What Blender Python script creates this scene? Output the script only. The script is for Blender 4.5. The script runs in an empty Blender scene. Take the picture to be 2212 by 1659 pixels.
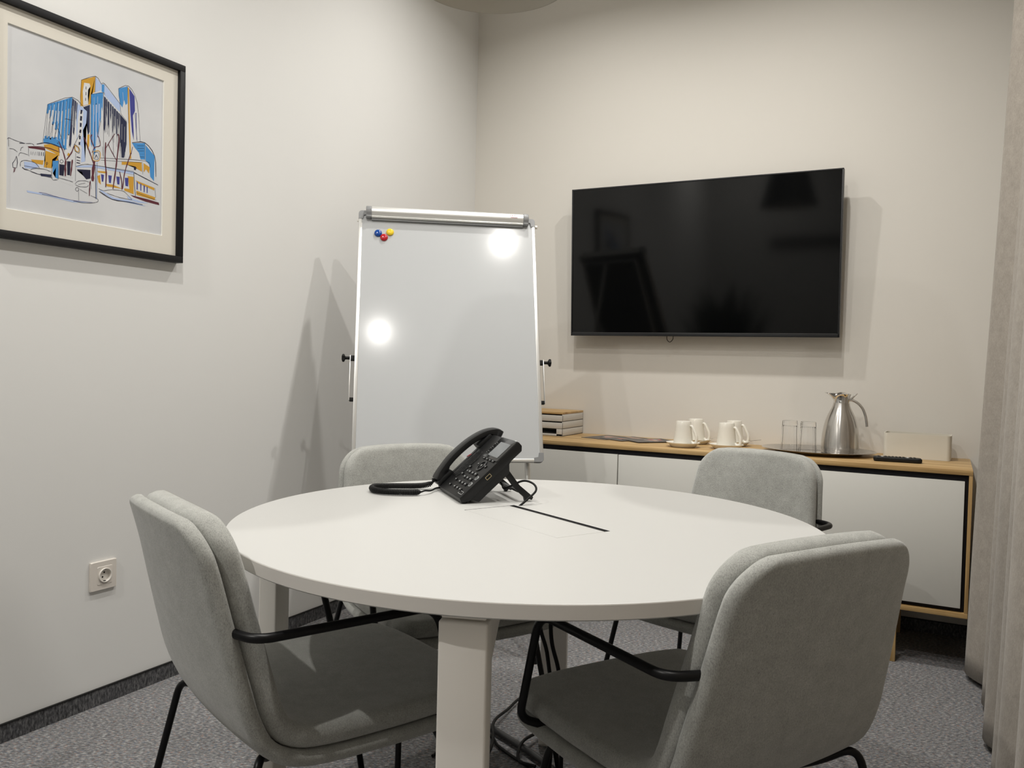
import bpy, bmesh, math, random
from mathutils import Vector, Matrix
import numpy as np

PI = math.pi
SC = bpy.context.scene
COL = SC.collection

# ------------------------------------------------------------------ camera
F_PX = 1788.2
cam_data = bpy.data.cameras.new('camera')
cam_data.sensor_fit = 'HORIZONTAL'
cam_data.sensor_width = 36.0
cam_data.lens = 36.0 * F_PX / 2212.0
cam_data.clip_start = 0.02
cam = bpy.data.objects.new('camera', cam_data)
COL.objects.link(cam)
_r = Vector((0.884791, 0.465335, 0.024658))
_u = Vector((-0.034161, 0.011997, 0.999344))
_f = Vector((-0.464734, 0.885053, -0.026511))
_m = Matrix((( _r.x, _u.x, -_f.x, 2.25436), (_r.y, _u.y, -_f.y, -3.81629), (_r.z, _u.z, -_f.z, 1.07439), (0, 0, 0, 1)))
cam.matrix_world = _m
SC.camera = cam

# ------------------------------------------------------------------ world, exposure
world = bpy.data.worlds.new('world')
SC.world = world
world.use_nodes = True
world.node_tree.nodes['Background'].inputs['Color'].default_value = (1, 1, 1, 1)
world.node_tree.nodes['Background'].inputs['Strength'].default_value = 0.02
SC.view_settings.view_transform = 'Standard'
SC.view_settings.look = 'None'
SC.view_settings.gamma = 1.0
SC.view_settings.use_curve_mapping = False
SC.view_settings.exposure = 0.0
SC.cycles.use_denoising = True
SC.cycles.max_bounces = 10
SC.cycles.diffuse_bounces = 6
SC.cycles.sample_clamp_indirect = 8.0

CEIL = 3.05
# recessed ceiling spots: x, y, watts, spread in degrees, label
LAMPS = [
    (0.80, -0.95, 12.5, 152, 'round recessed ceiling spot nearest the corner of the room'),
    (1.70, -1.00, 12.5, 152, 'round recessed ceiling spot above the television wall'),
    (1.76, -1.88, 11.0, 152, 'round recessed ceiling spot above the far edge of the table'),
    (1.70, -3.12, 11.0, 152, 'round recessed ceiling spot above the near edge of the table'),
    (0.80, -2.60, 14.0, 152, 'round recessed ceiling spot beside the framed picture'),
    (0.55, -4.30, 26.0, 160, 'round recessed ceiling spot behind the potted plant'),
]
LAMP_COLOR = (1.0, 0.97, 0.92)

# ------------------------------------------------------------------ helpers
def tag(o, label=None, cat=None, group=None, kind=None):
    if label: o['label'] = label
    if cat: o['category'] = cat
    if group: o['group'] = group
    if kind: o['kind'] = kind
    return o

def thing(name, label, cat, loc=(0, 0, 0), rz=0.0, group=None):
    o = bpy.data.objects.new(name, None)
    o.empty_display_size = 0.05
    COL.objects.link(o)
    o.location = loc
    o.rotation_euler = (0, 0, rz)
    return tag(o, label, cat, group)

def finish(name, bm, mats, parent=None, smooth=35, recalc=True):
    if recalc:
        bmesh.ops.recalc_face_normals(bm, faces=bm.faces[:])
    me = bpy.data.meshes.new(name)
    bm.to_mesh(me)
    bm.free()
    if not isinstance(mats, (list, tuple)): mats = [mats]
    for m in mats: me.materials.append(m)
    if smooth:
        for p in me.polygons: p.use_smooth = True
        if smooth < 180: me.set_sharp_from_angle(angle=math.radians(smooth))
    o = bpy.data.objects.new(name, me)
    COL.objects.link(o)
    if parent is not None: o.parent = parent
    return o

def bx(bm, c, s, rot=None, bevel=0.0, seg=2, mi=0):
    """box centred at c with full size s"""
    g = bmesh.ops.create_cube(bm, size=1.0)
    vs = g['verts']
    bmesh.ops.scale(bm, vec=s, verts=vs)
    if bevel > 0:
        es = list({e for v in vs for e in v.link_edges})
        r = bmesh.ops.bevel(bm, geom=es, offset=bevel, segments=seg, profile=0.5, affect='EDGES')
        vs = list({v for f in r['faces'] for v in f.verts} | {v for v in vs if v.is_valid})
    M = Matrix.Translation(c)
    if rot is not None: M = M @ rot
    bmesh.ops.transform(bm, matrix=M, verts=vs)
    fs = {f for v in vs for f in v.link_faces}
    for f in fs: f.material_index = mi
    return vs

def catmull(pts, n=8):
    P = [Vector(p) for p in pts]
    P = [P[0] * 2 - P[1]] + P + [P[-1] * 2 - P[-2]]
    out = []
    for i in range(1, len(P) - 2):
        a, b, c, d = P[i - 1:i + 3]
        for k in range(n):
            t = k / n
            out.append(0.5 * ((2 * b) + (c - a) * t + (2 * a - 5 * b + 4 * c - d) * t * t + (3 * b - a - 3 * c + d) * t ** 3))
    out.append(P[-2].copy())
    return out

def rounded(pts, r, n=7):
    """polyline with its corners rounded at radius r"""
    P = [Vector(p) for p in pts]
    out = [P[0]]
    for i in range(1, len(P) - 1):
        a, b, c = P[i - 1], P[i], P[i + 1]
        rr = r[i - 1] if isinstance(r, (list, tuple)) else r
        d1 = (a - b); d2 = (c - b)
        k = min(rr, d1.length * 0.49, d2.length * 0.49)
        s, e = b + d1.normalized() * k, b + d2.normalized() * k
        for j in range(n + 1):
            t = j / n
            out.append(s * (1 - t) ** 2 + b * 2 * t * (1 - t) + e * t * t)
    out.append(P[-1])
    return out

def tube(bm, pts, r, seg=12, cap=True, mi=0, closed=False):
    P = [Vector(p) for p in pts]
    n = len(P)
    rings = []
    prev = None
    for i in range(n):
        if closed: t = P[(i + 1) % n] - P[i - 1]
        elif i == 0: t = P[1] - P[0]
        elif i == n - 1: t = P[-1] - P[-2]
        else: t = P[i + 1] - P[i - 1]
        if t.length < 1e-9: t = Vector((0, 0, 1))
        t.normalize()
        if prev is None:
            a = Vector((0, 0, 1)) if abs(t.z) < 0.9 else Vector((1, 0, 0))
            nx = t.cross(a).normalized()
        else:
            nx = (prev - t * prev.dot(t)).normalized()
        prev = nx
        ny = t.cross(nx)
        rr = r[i] if isinstance(r, (list, tuple)) else r
        rings.append([bm.verts.new(P[i] + (nx * math.cos(k * 2 * PI / seg) + ny * math.sin(k * 2 * PI / seg)) * rr) for k in range(seg)])
    m = n if closed else n - 1
    for i in range(m):
        A, B = rings[i], rings[(i + 1) % n]
        for k in range(seg):
            f = bm.faces.new((A[k], A[(k + 1) % seg], B[(k + 1) % seg], B[k]))
            f.material_index = mi
    if cap and not closed:
        f = bm.faces.new(rings[0][::-1]); f.material_index = mi
        f = bm.faces.new(rings[-1]); f.material_index = mi

def lathe(bm, prof, seg=48, c=(0, 0, 0), mi=0, M=None):
    """profile of (r, z); r=0 ends close on the axis"""
    c = Vector(c)
    rings = []
    for (r, z) in prof:
        if r <= 1e-6:
            rings.append([bm.verts.new(c + Vector((0, 0, z)))])
        else:
            rings.append([bm.verts.new(c + Vector((r * math.cos(k * 2 * PI / seg), r * math.sin(k * 2 * PI / seg), z))) for k in range(seg)])
    for A, B in zip(rings, rings[1:]):
        for k in range(seg):
            a, b = A[k % len(A)], A[(k + 1) % len(A)]
            d, e = B[k % len(B)], B[(k + 1) % len(B)]
            vs = []
            for v in (a, b, e, d):
                if v not in vs: vs.append(v)
            if len(vs) > 2:
                try:
                    f = bm.faces.new(vs); f.material_index = mi
                except ValueError: pass
    vs = [v for r in rings for v in r]
    if M is not None: bmesh.ops.transform(bm, matrix=M, verts=vs)
    return vs

def prism(bm, poly, d0, d1, axis='x', bevel=0.0, mi=0, seg=2):
    """polygon extruded along an axis; poly is (y,z) for x, (x,z) for y, (x,y) for z"""
    def P(p, d):
        if axis == 'x': return Vector((d, p[0], p[1]))
        if axis == 'y': return Vector((p[0], d, p[1]))
        return Vector((p[0], p[1], d))
    A = [bm.verts.new(P(p, d0)) for p in poly]
    B = [bm.verts.new(P(p, d1)) for p in poly]
    fs = [bm.faces.new(A), bm.faces.new(B[::-1])]
    for i in range(len(poly)):
        j = (i + 1) % len(poly)
        fs.append(bm.faces.new((A[i], B[i], B[j], A[j])))
    for f in fs: f.material_index = mi
    vs = A + B
    if bevel > 0:
        bmesh.ops.recalc_face_normals(bm, faces=fs)
        es = list({e for v in vs for e in v.link_edges})
        r = bmesh.ops.bevel(bm, geom=es, offset=bevel, segments=seg, profile=0.5, affect='EDGES')
        vs = list({v for f in r['faces'] for v in f.verts} | {v for v in vs if v.is_valid})
        for v in vs:
            for f in v.link_faces: f.material_index = mi
    return vs

def rrect(w, h, r, n=6, cx=0, cy=0):
    out = []
    for (sx, sy, a0) in ((1, 1, 0), (-1, 1, 90), (-1, -1, 180), (1, -1, 270)):
        for k in range(n + 1):
            a = math.radians(a0 + 90 * k / n)
            out.append((cx + sx * (w / 2 - r) + r * math.cos(a), cy + sy * (h / 2 - r) + r * math.sin(a)))
    return out

def dup(root, loc, rz, label=None, group=None):
    r = root.copy(); COL.objects.link(r)
    r.location = loc; r.rotation_euler = (0, 0, rz)
    if label: r['label'] = label
    if group: r['group'] = group
    for ch in list(root.children):
        c = ch.copy(); COL.objects.link(c); c.parent = r
        for g in ch.children:
            d = g.copy(); COL.objects.link(d); d.parent = c
    return r

# ------------------------------------------------------------------ materials
def mat(name, col, rough=0.5, metal=0.0, spec=0.5, **kw):
    m = bpy.data.materials.new(name)
    m.use_nodes = True
    b = m.node_tree.nodes['Principled BSDF']
    b.inputs['Base Color'].default_value = (*col, 1)
    b.inputs['Roughness'].default_value = rough
    b.inputs['Metallic'].default_value = metal
    b.inputs['Specular IOR Level'].default_value = spec
    for k, v in kw.items(): b.inputs[k].default_value = v
    return m

def nodes(m): return m.node_tree.nodes, m.node_tree.links, m.node_tree.nodes['Principled BSDF']

def coord(m, scale=(1, 1, 1), rot=(0, 0, 0), kind='Object'):
    N, L, b = nodes(m)
    tc = N.new('ShaderNodeTexCoord'); mp = N.new('ShaderNodeMapping')
    mp.inputs['Scale'].default_value = scale
    mp.inputs['Rotation'].default_value = rot
    L.new(tc.outputs[kind], mp.inputs['Vector'])
    return mp.outputs['Vector']

def noise(m, vec, scale, detail=2.0, rough=0.5):
    N, L, b = nodes(m)
    n = N.new('ShaderNodeTexNoise')
    n.inputs['Scale'].default_value = scale
    n.inputs['Detail'].default_value = detail
    n.inputs['Roughness'].default_value = rough
    L.new(vec, n.inputs['Vector'])
    return n.outputs['Fac']

def ramp(m, fac, stops, interp='LINEAR'):
    N, L, b = nodes(m)
    r = N.new('ShaderNodeValToRGB')
    r.color_ramp.interpolation = interp
    e = r.color_ramp.elements
    e[0].position, e[0].color = stops[0][0], (*stops[0][1], 1)
    e[1].position, e[1].color = stops[-1][0], (*stops[-1][1], 1)
    for p, c in stops[1:-1]:
        x = e.new(p); x.color = (*c, 1)
    L.new(fac, r.inputs['Fac'])
    return r.outputs['Color']

def mixc(m, a, b_, fac, mode='MIX'):
    N, L, b = nodes(m)
    x = N.new('ShaderNodeMix'); x.data_type = 'RGBA'; x.blend_type = mode
    if isinstance(fac, (int, float)): x.inputs[0].default_value = fac
    else: L.new(fac, x.inputs[0])
    for i, v in ((6, a), (7, b_)):
        if isinstance(v, tuple): x.inputs[i].default_value = (*v, 1)
        else: L.new(v, x.inputs[i])
    return x.outputs[2]

def setcol(m, c):
    N, L, b = nodes(m); L.new(c, b.inputs['Base Color'])

def bump(m, h, strength=0.2, dist=0.001):
    N, L, b = nodes(m)
    n = N.new('ShaderNodeBump')
    n.inputs['Strength'].default_value = strength
    n.inputs['Distance'].default_value = dist
    L.new(h, n.inputs['Height']); L.new(n.outputs['Normal'], b.inputs['Normal'])

def wall_mat(name, col):
    m = mat(name, col, 0.85, spec=0.25)
    v = coord(m)
    n1 = noise(m, v, 260, 3, 0.6)
    setcol(m, mixc(m, tuple(c * 0.985 for c in col), tuple(min(1, c * 1.015) for c in col), noise(m, v, 2.2, 3)))
    bump(m, n1, 0.12, 0.0006)
    return m
M_WALL_L = wall_mat('white_wall_paint', (0.74, 0.74, 0.725))
M_WALL_B = wall_mat('cream_wall_paint', (0.70, 0.675, 0.625))
M_WALL_F = wall_mat('grey_wall_paint', (0.45, 0.445, 0.43))
M_CEIL = wall_mat('ceiling_paint', (0.80, 0.79, 0.76))

def carpet_mat(name, scl=1.0, dark=1.0, rot=0.5):
    m = mat(name, (0.2, 0.2, 0.2), 0.95, spec=0.1)
    v = coord(m, (1, 1, 1))
    def turned(sx, sy, r_):
        N, L, b = nodes(m)
        tc = N.new('ShaderNodeTexCoord'); mp = N.new('ShaderNodeMapping'); mp.vector_type = 'TEXTURE'
        mp.inputs['Scale'].default_value = (1 / sx, 1 / sy, 1 / sx); mp.inputs['Rotation'].default_value = (0, 0, r_)
        L.new(tc.outputs['Object'], mp.inputs['Vector'])
        return mp.outputs['Vector']
    va = turned(75, 230, rot); vb = turned(95, 240, rot + 0.1)
    n1 = noise(m, va, 1.0, 3, 0.7)
    n2 = noise(m, vb, 1.0, 2, 0.6)
    d = dark
    base = ramp(m, n1, [(0.30, (0.055 * d, 0.056 * d, 0.062 * d)), (0.46, (0.13 * d, 0.13 * d, 0.135 * d)), (0.55, (0.21 * d, 0.21 * d, 0.21 * d)), (0.70, (0.42 * d, 0.42 * d, 0.41 * d))])
    red = ramp(m, n2, [(0.62, (0, 0, 0)), (0.68, (1, 1, 1))])
    blue = ramp(m, n2, [(0.32, (1, 1, 1)), (0.38, (0, 0, 0))])
    c1 = mixc(m, base, (0.30 * d, 0.17 * d, 0.13 * d), red)
    c2 = mixc(m, c1, (0.10 * d, 0.13 * d, 0.20 * d), blue)
    setcol(m, c2)
    bump(m, n1, 0.6, 0.003)
    return m
M_CARPET = carpet_mat('speckled_carpet', dark=1.17, rot=0.484)
M_SKIRT = mat('skirting_carpet', (0.1, 0.1, 0.1), 0.95, spec=0.1)
_v = coord(M_SKIRT, (160, 160, 60))
_n = noise(M_SKIRT, _v, 1.0, 3, 0.7)
setcol(M_SKIRT, ramp(M_SKIRT, _n, [(0.3, (0.03, 0.03, 0.032)), (0.5, (0.085, 0.085, 0.09)), (0.72, (0.2, 0.2, 0.2))]))
bump(M_SKIRT, _n, 0.5, 0.002)

def oak_mat(name, axis=0):
    m = mat(name, (0.5, 0.3, 0.12), 0.45, spec=0.35)
    sc = [22, 22, 22]; sc[axis] = 1.1
    sf = [160, 160, 160]; sf[axis] = 5
    n1 = noise(m, coord(m, sc), 1.0, 4, 0.6)
    n2 = noise(m, coord(m, sf), 1.0, 3, 0.6)
    c = ramp(m, n1, [(0.30, (0.36, 0.215, 0.085)), (0.46, (0.52, 0.345, 0.15)), (0.60, (0.62, 0.435, 0.21)), (0.75, (0.50, 0.325, 0.14))])
    c = mixc(m, c, ramp(m, n2, [(0.35, (0.62, 0.55, 0.48)), (0.6, (1, 1, 1))]), 0.55, 'MULTIPLY')
    setcol(m, c)
    bump(m, n2, 0.15, 0.0004)
    return m
M_OAK = oak_mat('oak_wood', 0)
M_OAK_V = oak_mat('oak_wood_upright', 2)

M_TABLE = mat('white_table_laminate', (0.525, 0.525, 0.51), 0.42, spec=0.4)
_v = coord(M_TABLE); bump(M_TABLE, noise(M_TABLE, _v, 900, 2), 0.05, 0.0002)
M_EDGE = mat('table_edge_band', (0.70, 0.675, 0.64), 0.45, spec=0.4)
_v = coord(M_EDGE); bump(M_EDGE, noise(M_EDGE, _v, 900, 2), 0.05, 0.0002)
M_TLEG = mat('white_powdercoat', (0.86, 0.83, 0.78), 0.5, spec=0.4)
_v = coord(M_TLEG); bump(M_TLEG, noise(M_TLEG, _v, 1500, 2), 0.08, 0.0002)
M_DOOR = mat('white_cabinet_front', (0.68, 0.675, 0.635), 0.4, spec=0.4)
_v = coord(M_DOOR); bump(M_DOOR, noise(M_DOOR, _v, 900, 2), 0.04, 0.0002)
M_BLACKBD = mat('black_cabinet_core', (0.006, 0.006, 0.010), 0.6, spec=0.3)
_v = coord(M_BLACKBD); bump(M_BLACKBD, noise(M_BLACKBD, _v, 700, 2), 0.05, 0.0002)

def fabric(name, a, b_, c, scale=420, fleck=0.8):
    m = mat(name, b_, 0.95, spec=0.15)
    m.node_tree.nodes['Principled BSDF'].inputs['Sheen Weight'].default_value = 0.35
    m.node_tree.nodes['Principled BSDF'].inputs['Sheen Roughness'].default_value = 0.5
    v = coord(m)
    v2 = coord(m, (1, 1, 0.45))
    n1 = noise(m, v2, scale, 3, 0.75)
    n2 = noise(m, v, 34, 4, 0.65)
    n3 = noise(m, v, scale * 0.62, 2, 0.5)
    base = ramp(m, n1, [(0.30, a), (0.5, b_), (0.72, c)])
    dark = ramp(m, n3, [(0.25, (0.45, 0.45, 0.45)), (0.34, (1, 1, 1))])
    col = mixc(m, base, dark, fleck, 'MULTIPLY')
    col = mixc(m, col, ramp(m, n2, [(0.3, (0.86, 0.86, 0.85)), (0.7, (1.08, 1.08, 1.08))]), 0.9, 'MULTIPLY')
    setcol(m, col)
    bump(m, n1, 0.45, 0.0012)
    return m
M_FABRIC = fabric('grey_wool_felt', (0.26, 0.264, 0.248), (0.375, 0.38, 0.36), (0.485, 0.49, 0.462), 620)
M_FABRIC_IN = fabric('grey_wool_cushion', (0.26, 0.264, 0.248), (0.375, 0.38, 0.36), (0.485, 0.49, 0.462), 620)
M_BLACK = mat('black_powdercoat', (0.004, 0.004, 0.0048), 0.36, spec=0.28)
_v = coord(M_BLACK); bump(M_BLACK, noise(M_BLACK, _v, 1200, 2), 0.06, 0.0002)
M_CURTAIN = fabric('taupe_curtain_cloth', (0.29, 0.262, 0.228), (0.335, 0.303, 0.265), (0.38, 0.347, 0.305), 300, 0.0)
_N, _L, _b = nodes(M_CURTAIN); _b.inputs['Sheen Weight'].default_value = 0.15

M_TVFRAME = mat('black_television_frame', (0.012, 0.013, 0.015), 0.35)
M_SCREEN = mat('black_glass_screen', (0.002, 0.0022, 0.0024), 0.08, spec=0.30)
_v = coord(M_SCREEN); _b = nodes(M_SCREEN)[2]
M_PLASTIC = mat('black_phone_plastic', (0.007, 0.0073, 0.0078), 0.40, spec=0.32)
_v = coord(M_PLASTIC); bump(M_PLASTIC, noise(M_PLASTIC, _v, 1800, 2), 0.12, 0.0002)
M_PLASTIC2 = mat('glossy_black_plastic', (0.010, 0.0105, 0.011), 0.16, spec=0.5)
M_KEYS = mat('phone_key_plastic', (0.010, 0.0105, 0.011), 0.3, spec=0.4)
M_PRINT = mat('pale_grey_print', (0.45, 0.47, 0.47), 0.5)
M_LCD = mat('grey_phone_display', (0.10, 0.11, 0.115), 0.2, spec=0.5)
M_RUBBER = mat('black_rubber', (0.005, 0.005, 0.005), 0.55, spec=0.25)
M_RED = mat('red_print', (0.42, 0.012, 0.025), 0.6, spec=0.1)
M_GOLDEDGE = mat('brass_contact', (0.6, 0.5, 0.3), 0.3, 1.0)

M_BOARD = mat('whiteboard_enamel', (0.51, 0.525, 0.535), 0.17, spec=0.24)
_v = coord(M_BOARD)
_n = noise(M_BOARD, _v, 3.5, 3)
_N, _L, _b = nodes(M_BOARD)
_mr = _N.new('ShaderNodeMapRange'); _mr.inputs['To Min'].default_value = 0.115; _mr.inputs['To Max'].default_value = 0.145
_L.new(_n, _mr.inputs['Value']); _L.new(_mr.outputs['Result'], _b.inputs['Roughness'])
M_BOARDBACK = mat('dark_board_back', (0.05, 0.05, 0.052), 0.6)
M_ALU = mat('satin_aluminium', (0.80, 0.80, 0.78), 0.36, 0.75)
M_GREYPL = mat('grey_plastic', (0.24, 0.245, 0.25), 0.45)
M_WHITEPL = mat('white_plastic', (0.78, 0.75, 0.70), 0.35)
M_SOCKET = mat('white_socket_plastic', (0.70, 0.655, 0.60), 0.35)
M_FRAME = mat('black_wood_frame', (0.008, 0.008, 0.009), 0.5, spec=0.25)
_v = coord(M_FRAME, (40, 4, 40)); bump(M_FRAME, noise(M_FRAME, _v, 8, 3), 0.2, 0.0004)
M_MAT = mat('ivory_mat_board', (0.66, 0.63, 0.56), 0.8, spec=0.2)
_v = coord(M_MAT); bump(M_MAT, noise(M_MAT, _v, 900, 2), 0.1, 0.0003)
M_BEVEL = mat('mat_bevel_white', (0.85, 0.84, 0.78), 0.7)
M_PAPER = mat('print_paper', (0.56, 0.57, 0.58), 0.8, spec=0.2)
_v = coord(M_PAPER); setcol(M_PAPER, ramp(M_PAPER, noise(M_PAPER, _v, 6, 3), [(0.3, (0.53, 0.54, 0.555)), (0.7, (0.60, 0.605, 0.615))]))
ART = {'B': (0.06, 0.24, 0.53), 'N': (0.03, 0.035, 0.075), 'L': (0.38, 0.47, 0.68), 'G': (0.52, 0.28, 0.035), 'M': (0.10, 0.025, 0.035),
       'K': (0.014, 0.014, 0.035), 'I': (0.05, 0.055, 0.24), 'W': (0.60, 0.605, 0.61)}
ART_M = {k: mat('ink_' + n, ART[k], 0.75, spec=0.2) for k, n in dict(B='blue', N='navy', L='pale_blue', G='ochre', M='maroon', K='black', I='indigo', W='white').items()}
M_CHINA = mat('white_china', (0.80, 0.775, 0.70), 0.16, spec=0.5)
M_STEEL = mat('brushed_steel', (0.62, 0.60, 0.57), 0.24, 1.0)
nodes(M_STEEL)[2].inputs['Anisotropic'].default_value = 0.85
_N, _L, _b = nodes(M_STEEL)
_b.inputs['Anisotropic Rotation'].default_value = 0.25
_tg = _N.new('ShaderNodeTangent'); _tg.direction_type = 'RADIAL'; _tg.axis = 'Z'
_L.new(_tg.outputs['Tangent'], _b.inputs['Tangent'])
_v = coord(M_STEEL, (2, 2, 500)); bump(M_STEEL, noise(M_STEEL, _v, 1, 2), 0.08, 0.0001)
M_CHROME = mat('polished_chrome', (0.78, 0.77, 0.76), 0.06, 1.0)
M_TRAY = mat('polished_steel_tray', (0.62, 0.60, 0.58), 0.13, 1.0)
M_GLASS = mat('clear_glass', (1, 1, 1), 0.0, spec=0.5, **{'Transmission Weight': 1.0, 'IOR': 1.46})
M_TRAYPL = mat('pale_grey_tray_plastic', (0.60, 0.59, 0.56), 0.45)
M_BOXPL = mat('cream_box_plastic', (0.66, 0.63, 0.55), 0.42)
M_LINING = mat('pale_shade_lining', (0.53, 0.50, 0.44), 0.7, spec=0.2)
M_SHADE = mat('dark_lamp_shade', (0.018, 0.018, 0.018), 0.6, spec=0.3)
_v = coord(M_SHADE); bump(M_SHADE, noise(M_SHADE, _v, 700, 2), 0.15, 0.0004)
M_DIFF = mat('lamp_diffuser', (0.9, 0.9, 0.88), 0.4)
nodes(M_DIFF)[2].inputs['Emission Color'].default_value = (1.0, 0.96, 0.9, 1)
nodes(M_DIFF)[2].inputs['Emission Strength'].default_value = 6.0
M_LEAF = mat('dark_green_leaf', (0.010, 0.022, 0.009), 0.45)
_v = coord(M_LEAF, (30, 30, 4)); setcol(M_LEAF, ramp(M_LEAF, noise(M_LEAF, _v, 2, 3), [(0.35, (0.005, 0.010, 0.005)), (0.65, (0.018, 0.035, 0.014))]))
M_POT = mat('black_plant_pot', (0.02, 0.02, 0.02), 0.5)
M_SOIL = mat('dark_potting_soil', (0.02, 0.014, 0.01), 0.95)
_v = coord(M_SOIL); bump(M_SOIL, noise(M_SOIL, _v, 120, 3), 0.8, 0.004)
M_DUCT = mat('dark_grey_conduit', (0.035, 0.035, 0.036), 0.5)
M_DOORF = mat('dark_wall_rail', (0.03, 0.03, 0.03), 0.5)
def magnet_mat(name, c): return mat(name, c, 0.12, spec=0.6)

# ------------------------------------------------------------------ room shell
X1, Y1 = 2.56, -5.0
def slab(name, a, b, m):
    bm = bmesh.new()
    c = [(a[i] + b[i]) / 2 for i in range(3)]; s = [abs(b[i] - a[i]) for i in range(3)]
    bx(bm, c, s)
    o = finish(name, bm, m, smooth=0)
    o['kind'] = 'structure'
    return o
slab('floor', (-0.1, Y1 - 0.1, -0.1), (X1 + 0.1, 0.1, 0), M_CARPET)
slab('ceiling', (-0.1, Y1 - 0.1, CEIL), (X1 + 0.1, 0.1, CEIL + 0.1), M_CEIL)
slab('wall_left', (-0.1, Y1 - 0.1, 0), (0, 0.1, CEIL), M_WALL_L)
slab('wall_back', (0, 0, 0), (X1, 0.1, CEIL), M_WALL_B)
slab('wall_right', (X1, Y1 - 0.1, 0), (X1 + 0.1, 0.1, CEIL), M_WALL_B)
slab('wall_front', (0, Y1 - 0.1, 0), (X1, Y1, CEIL), M_WALL_F)
def skirting(name, a, b, lip):
    o = slab(name, a, b, M_SKIRT)
    bm = bmesh.new()
    c = [(lip[0][i] + lip[1][i]) / 2 for i in range(3)]; s = [abs(lip[1][i] - lip[0][i]) for i in range(3)]
    bx(bm, c, s, bevel=0.0006)
    finish('skirting_edge', bm, M_RUBBER, o)
skirting('baseboard_left', (0.0, Y1, 0), (0.007, 0, 0.050), ((0.0, Y1, 0.050), (0.009, 0, 0.0525)))
skirting('baseboard_back', (0.007, -0.007, 0), (X1, 0, 0.050), ((0.009, -0.009, 0.050), (X1, 0, 0.0525)))
# dark rail on the wall behind the camera (it shows in the television)
slab('trim_1', (0.64, Y1, 1.845), (2.30, Y1 + 0.030, 1.935), M_DOORF)

# ------------------------------------------------------------------ ceiling spots
def spot(x, y, w, spread, label):
    t = thing('ceiling_spot', label, 'ceiling light', (x, y, CEIL), 0, None)
    bm = bmesh.new()
    lathe(bm, [(0.045, -0.001), (0.048, -0.004), (0.058, -0.005), (0.062, -0.002), (0.062, 0.0), (0.045, 0.0)], 40)
    finish('trim_ring', bm, M_WHITEPL, t)
    bm = bmesh.new()
    lathe(bm, [(0, -0.0022), (0.045, -0.0022), (0.045, -0.0005), (0, -0.0005)], 32)
    finish('diffuser', bm, M_DIFF, t)
    ld = bpy.data.lights.new('spot_light', 'AREA')
    ld.shape = 'DISK'; ld.size = 0.055; ld.energy = w; ld.color = LAMP_COLOR
    ld.spread = math.radians(spread)
    lo = bpy.data.objects.new('spot_light', ld); COL.objects.link(lo)
    lo.parent = t; lo.location = (0, 0, -0.006)
for a in LAMPS: spot(*a)
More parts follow.
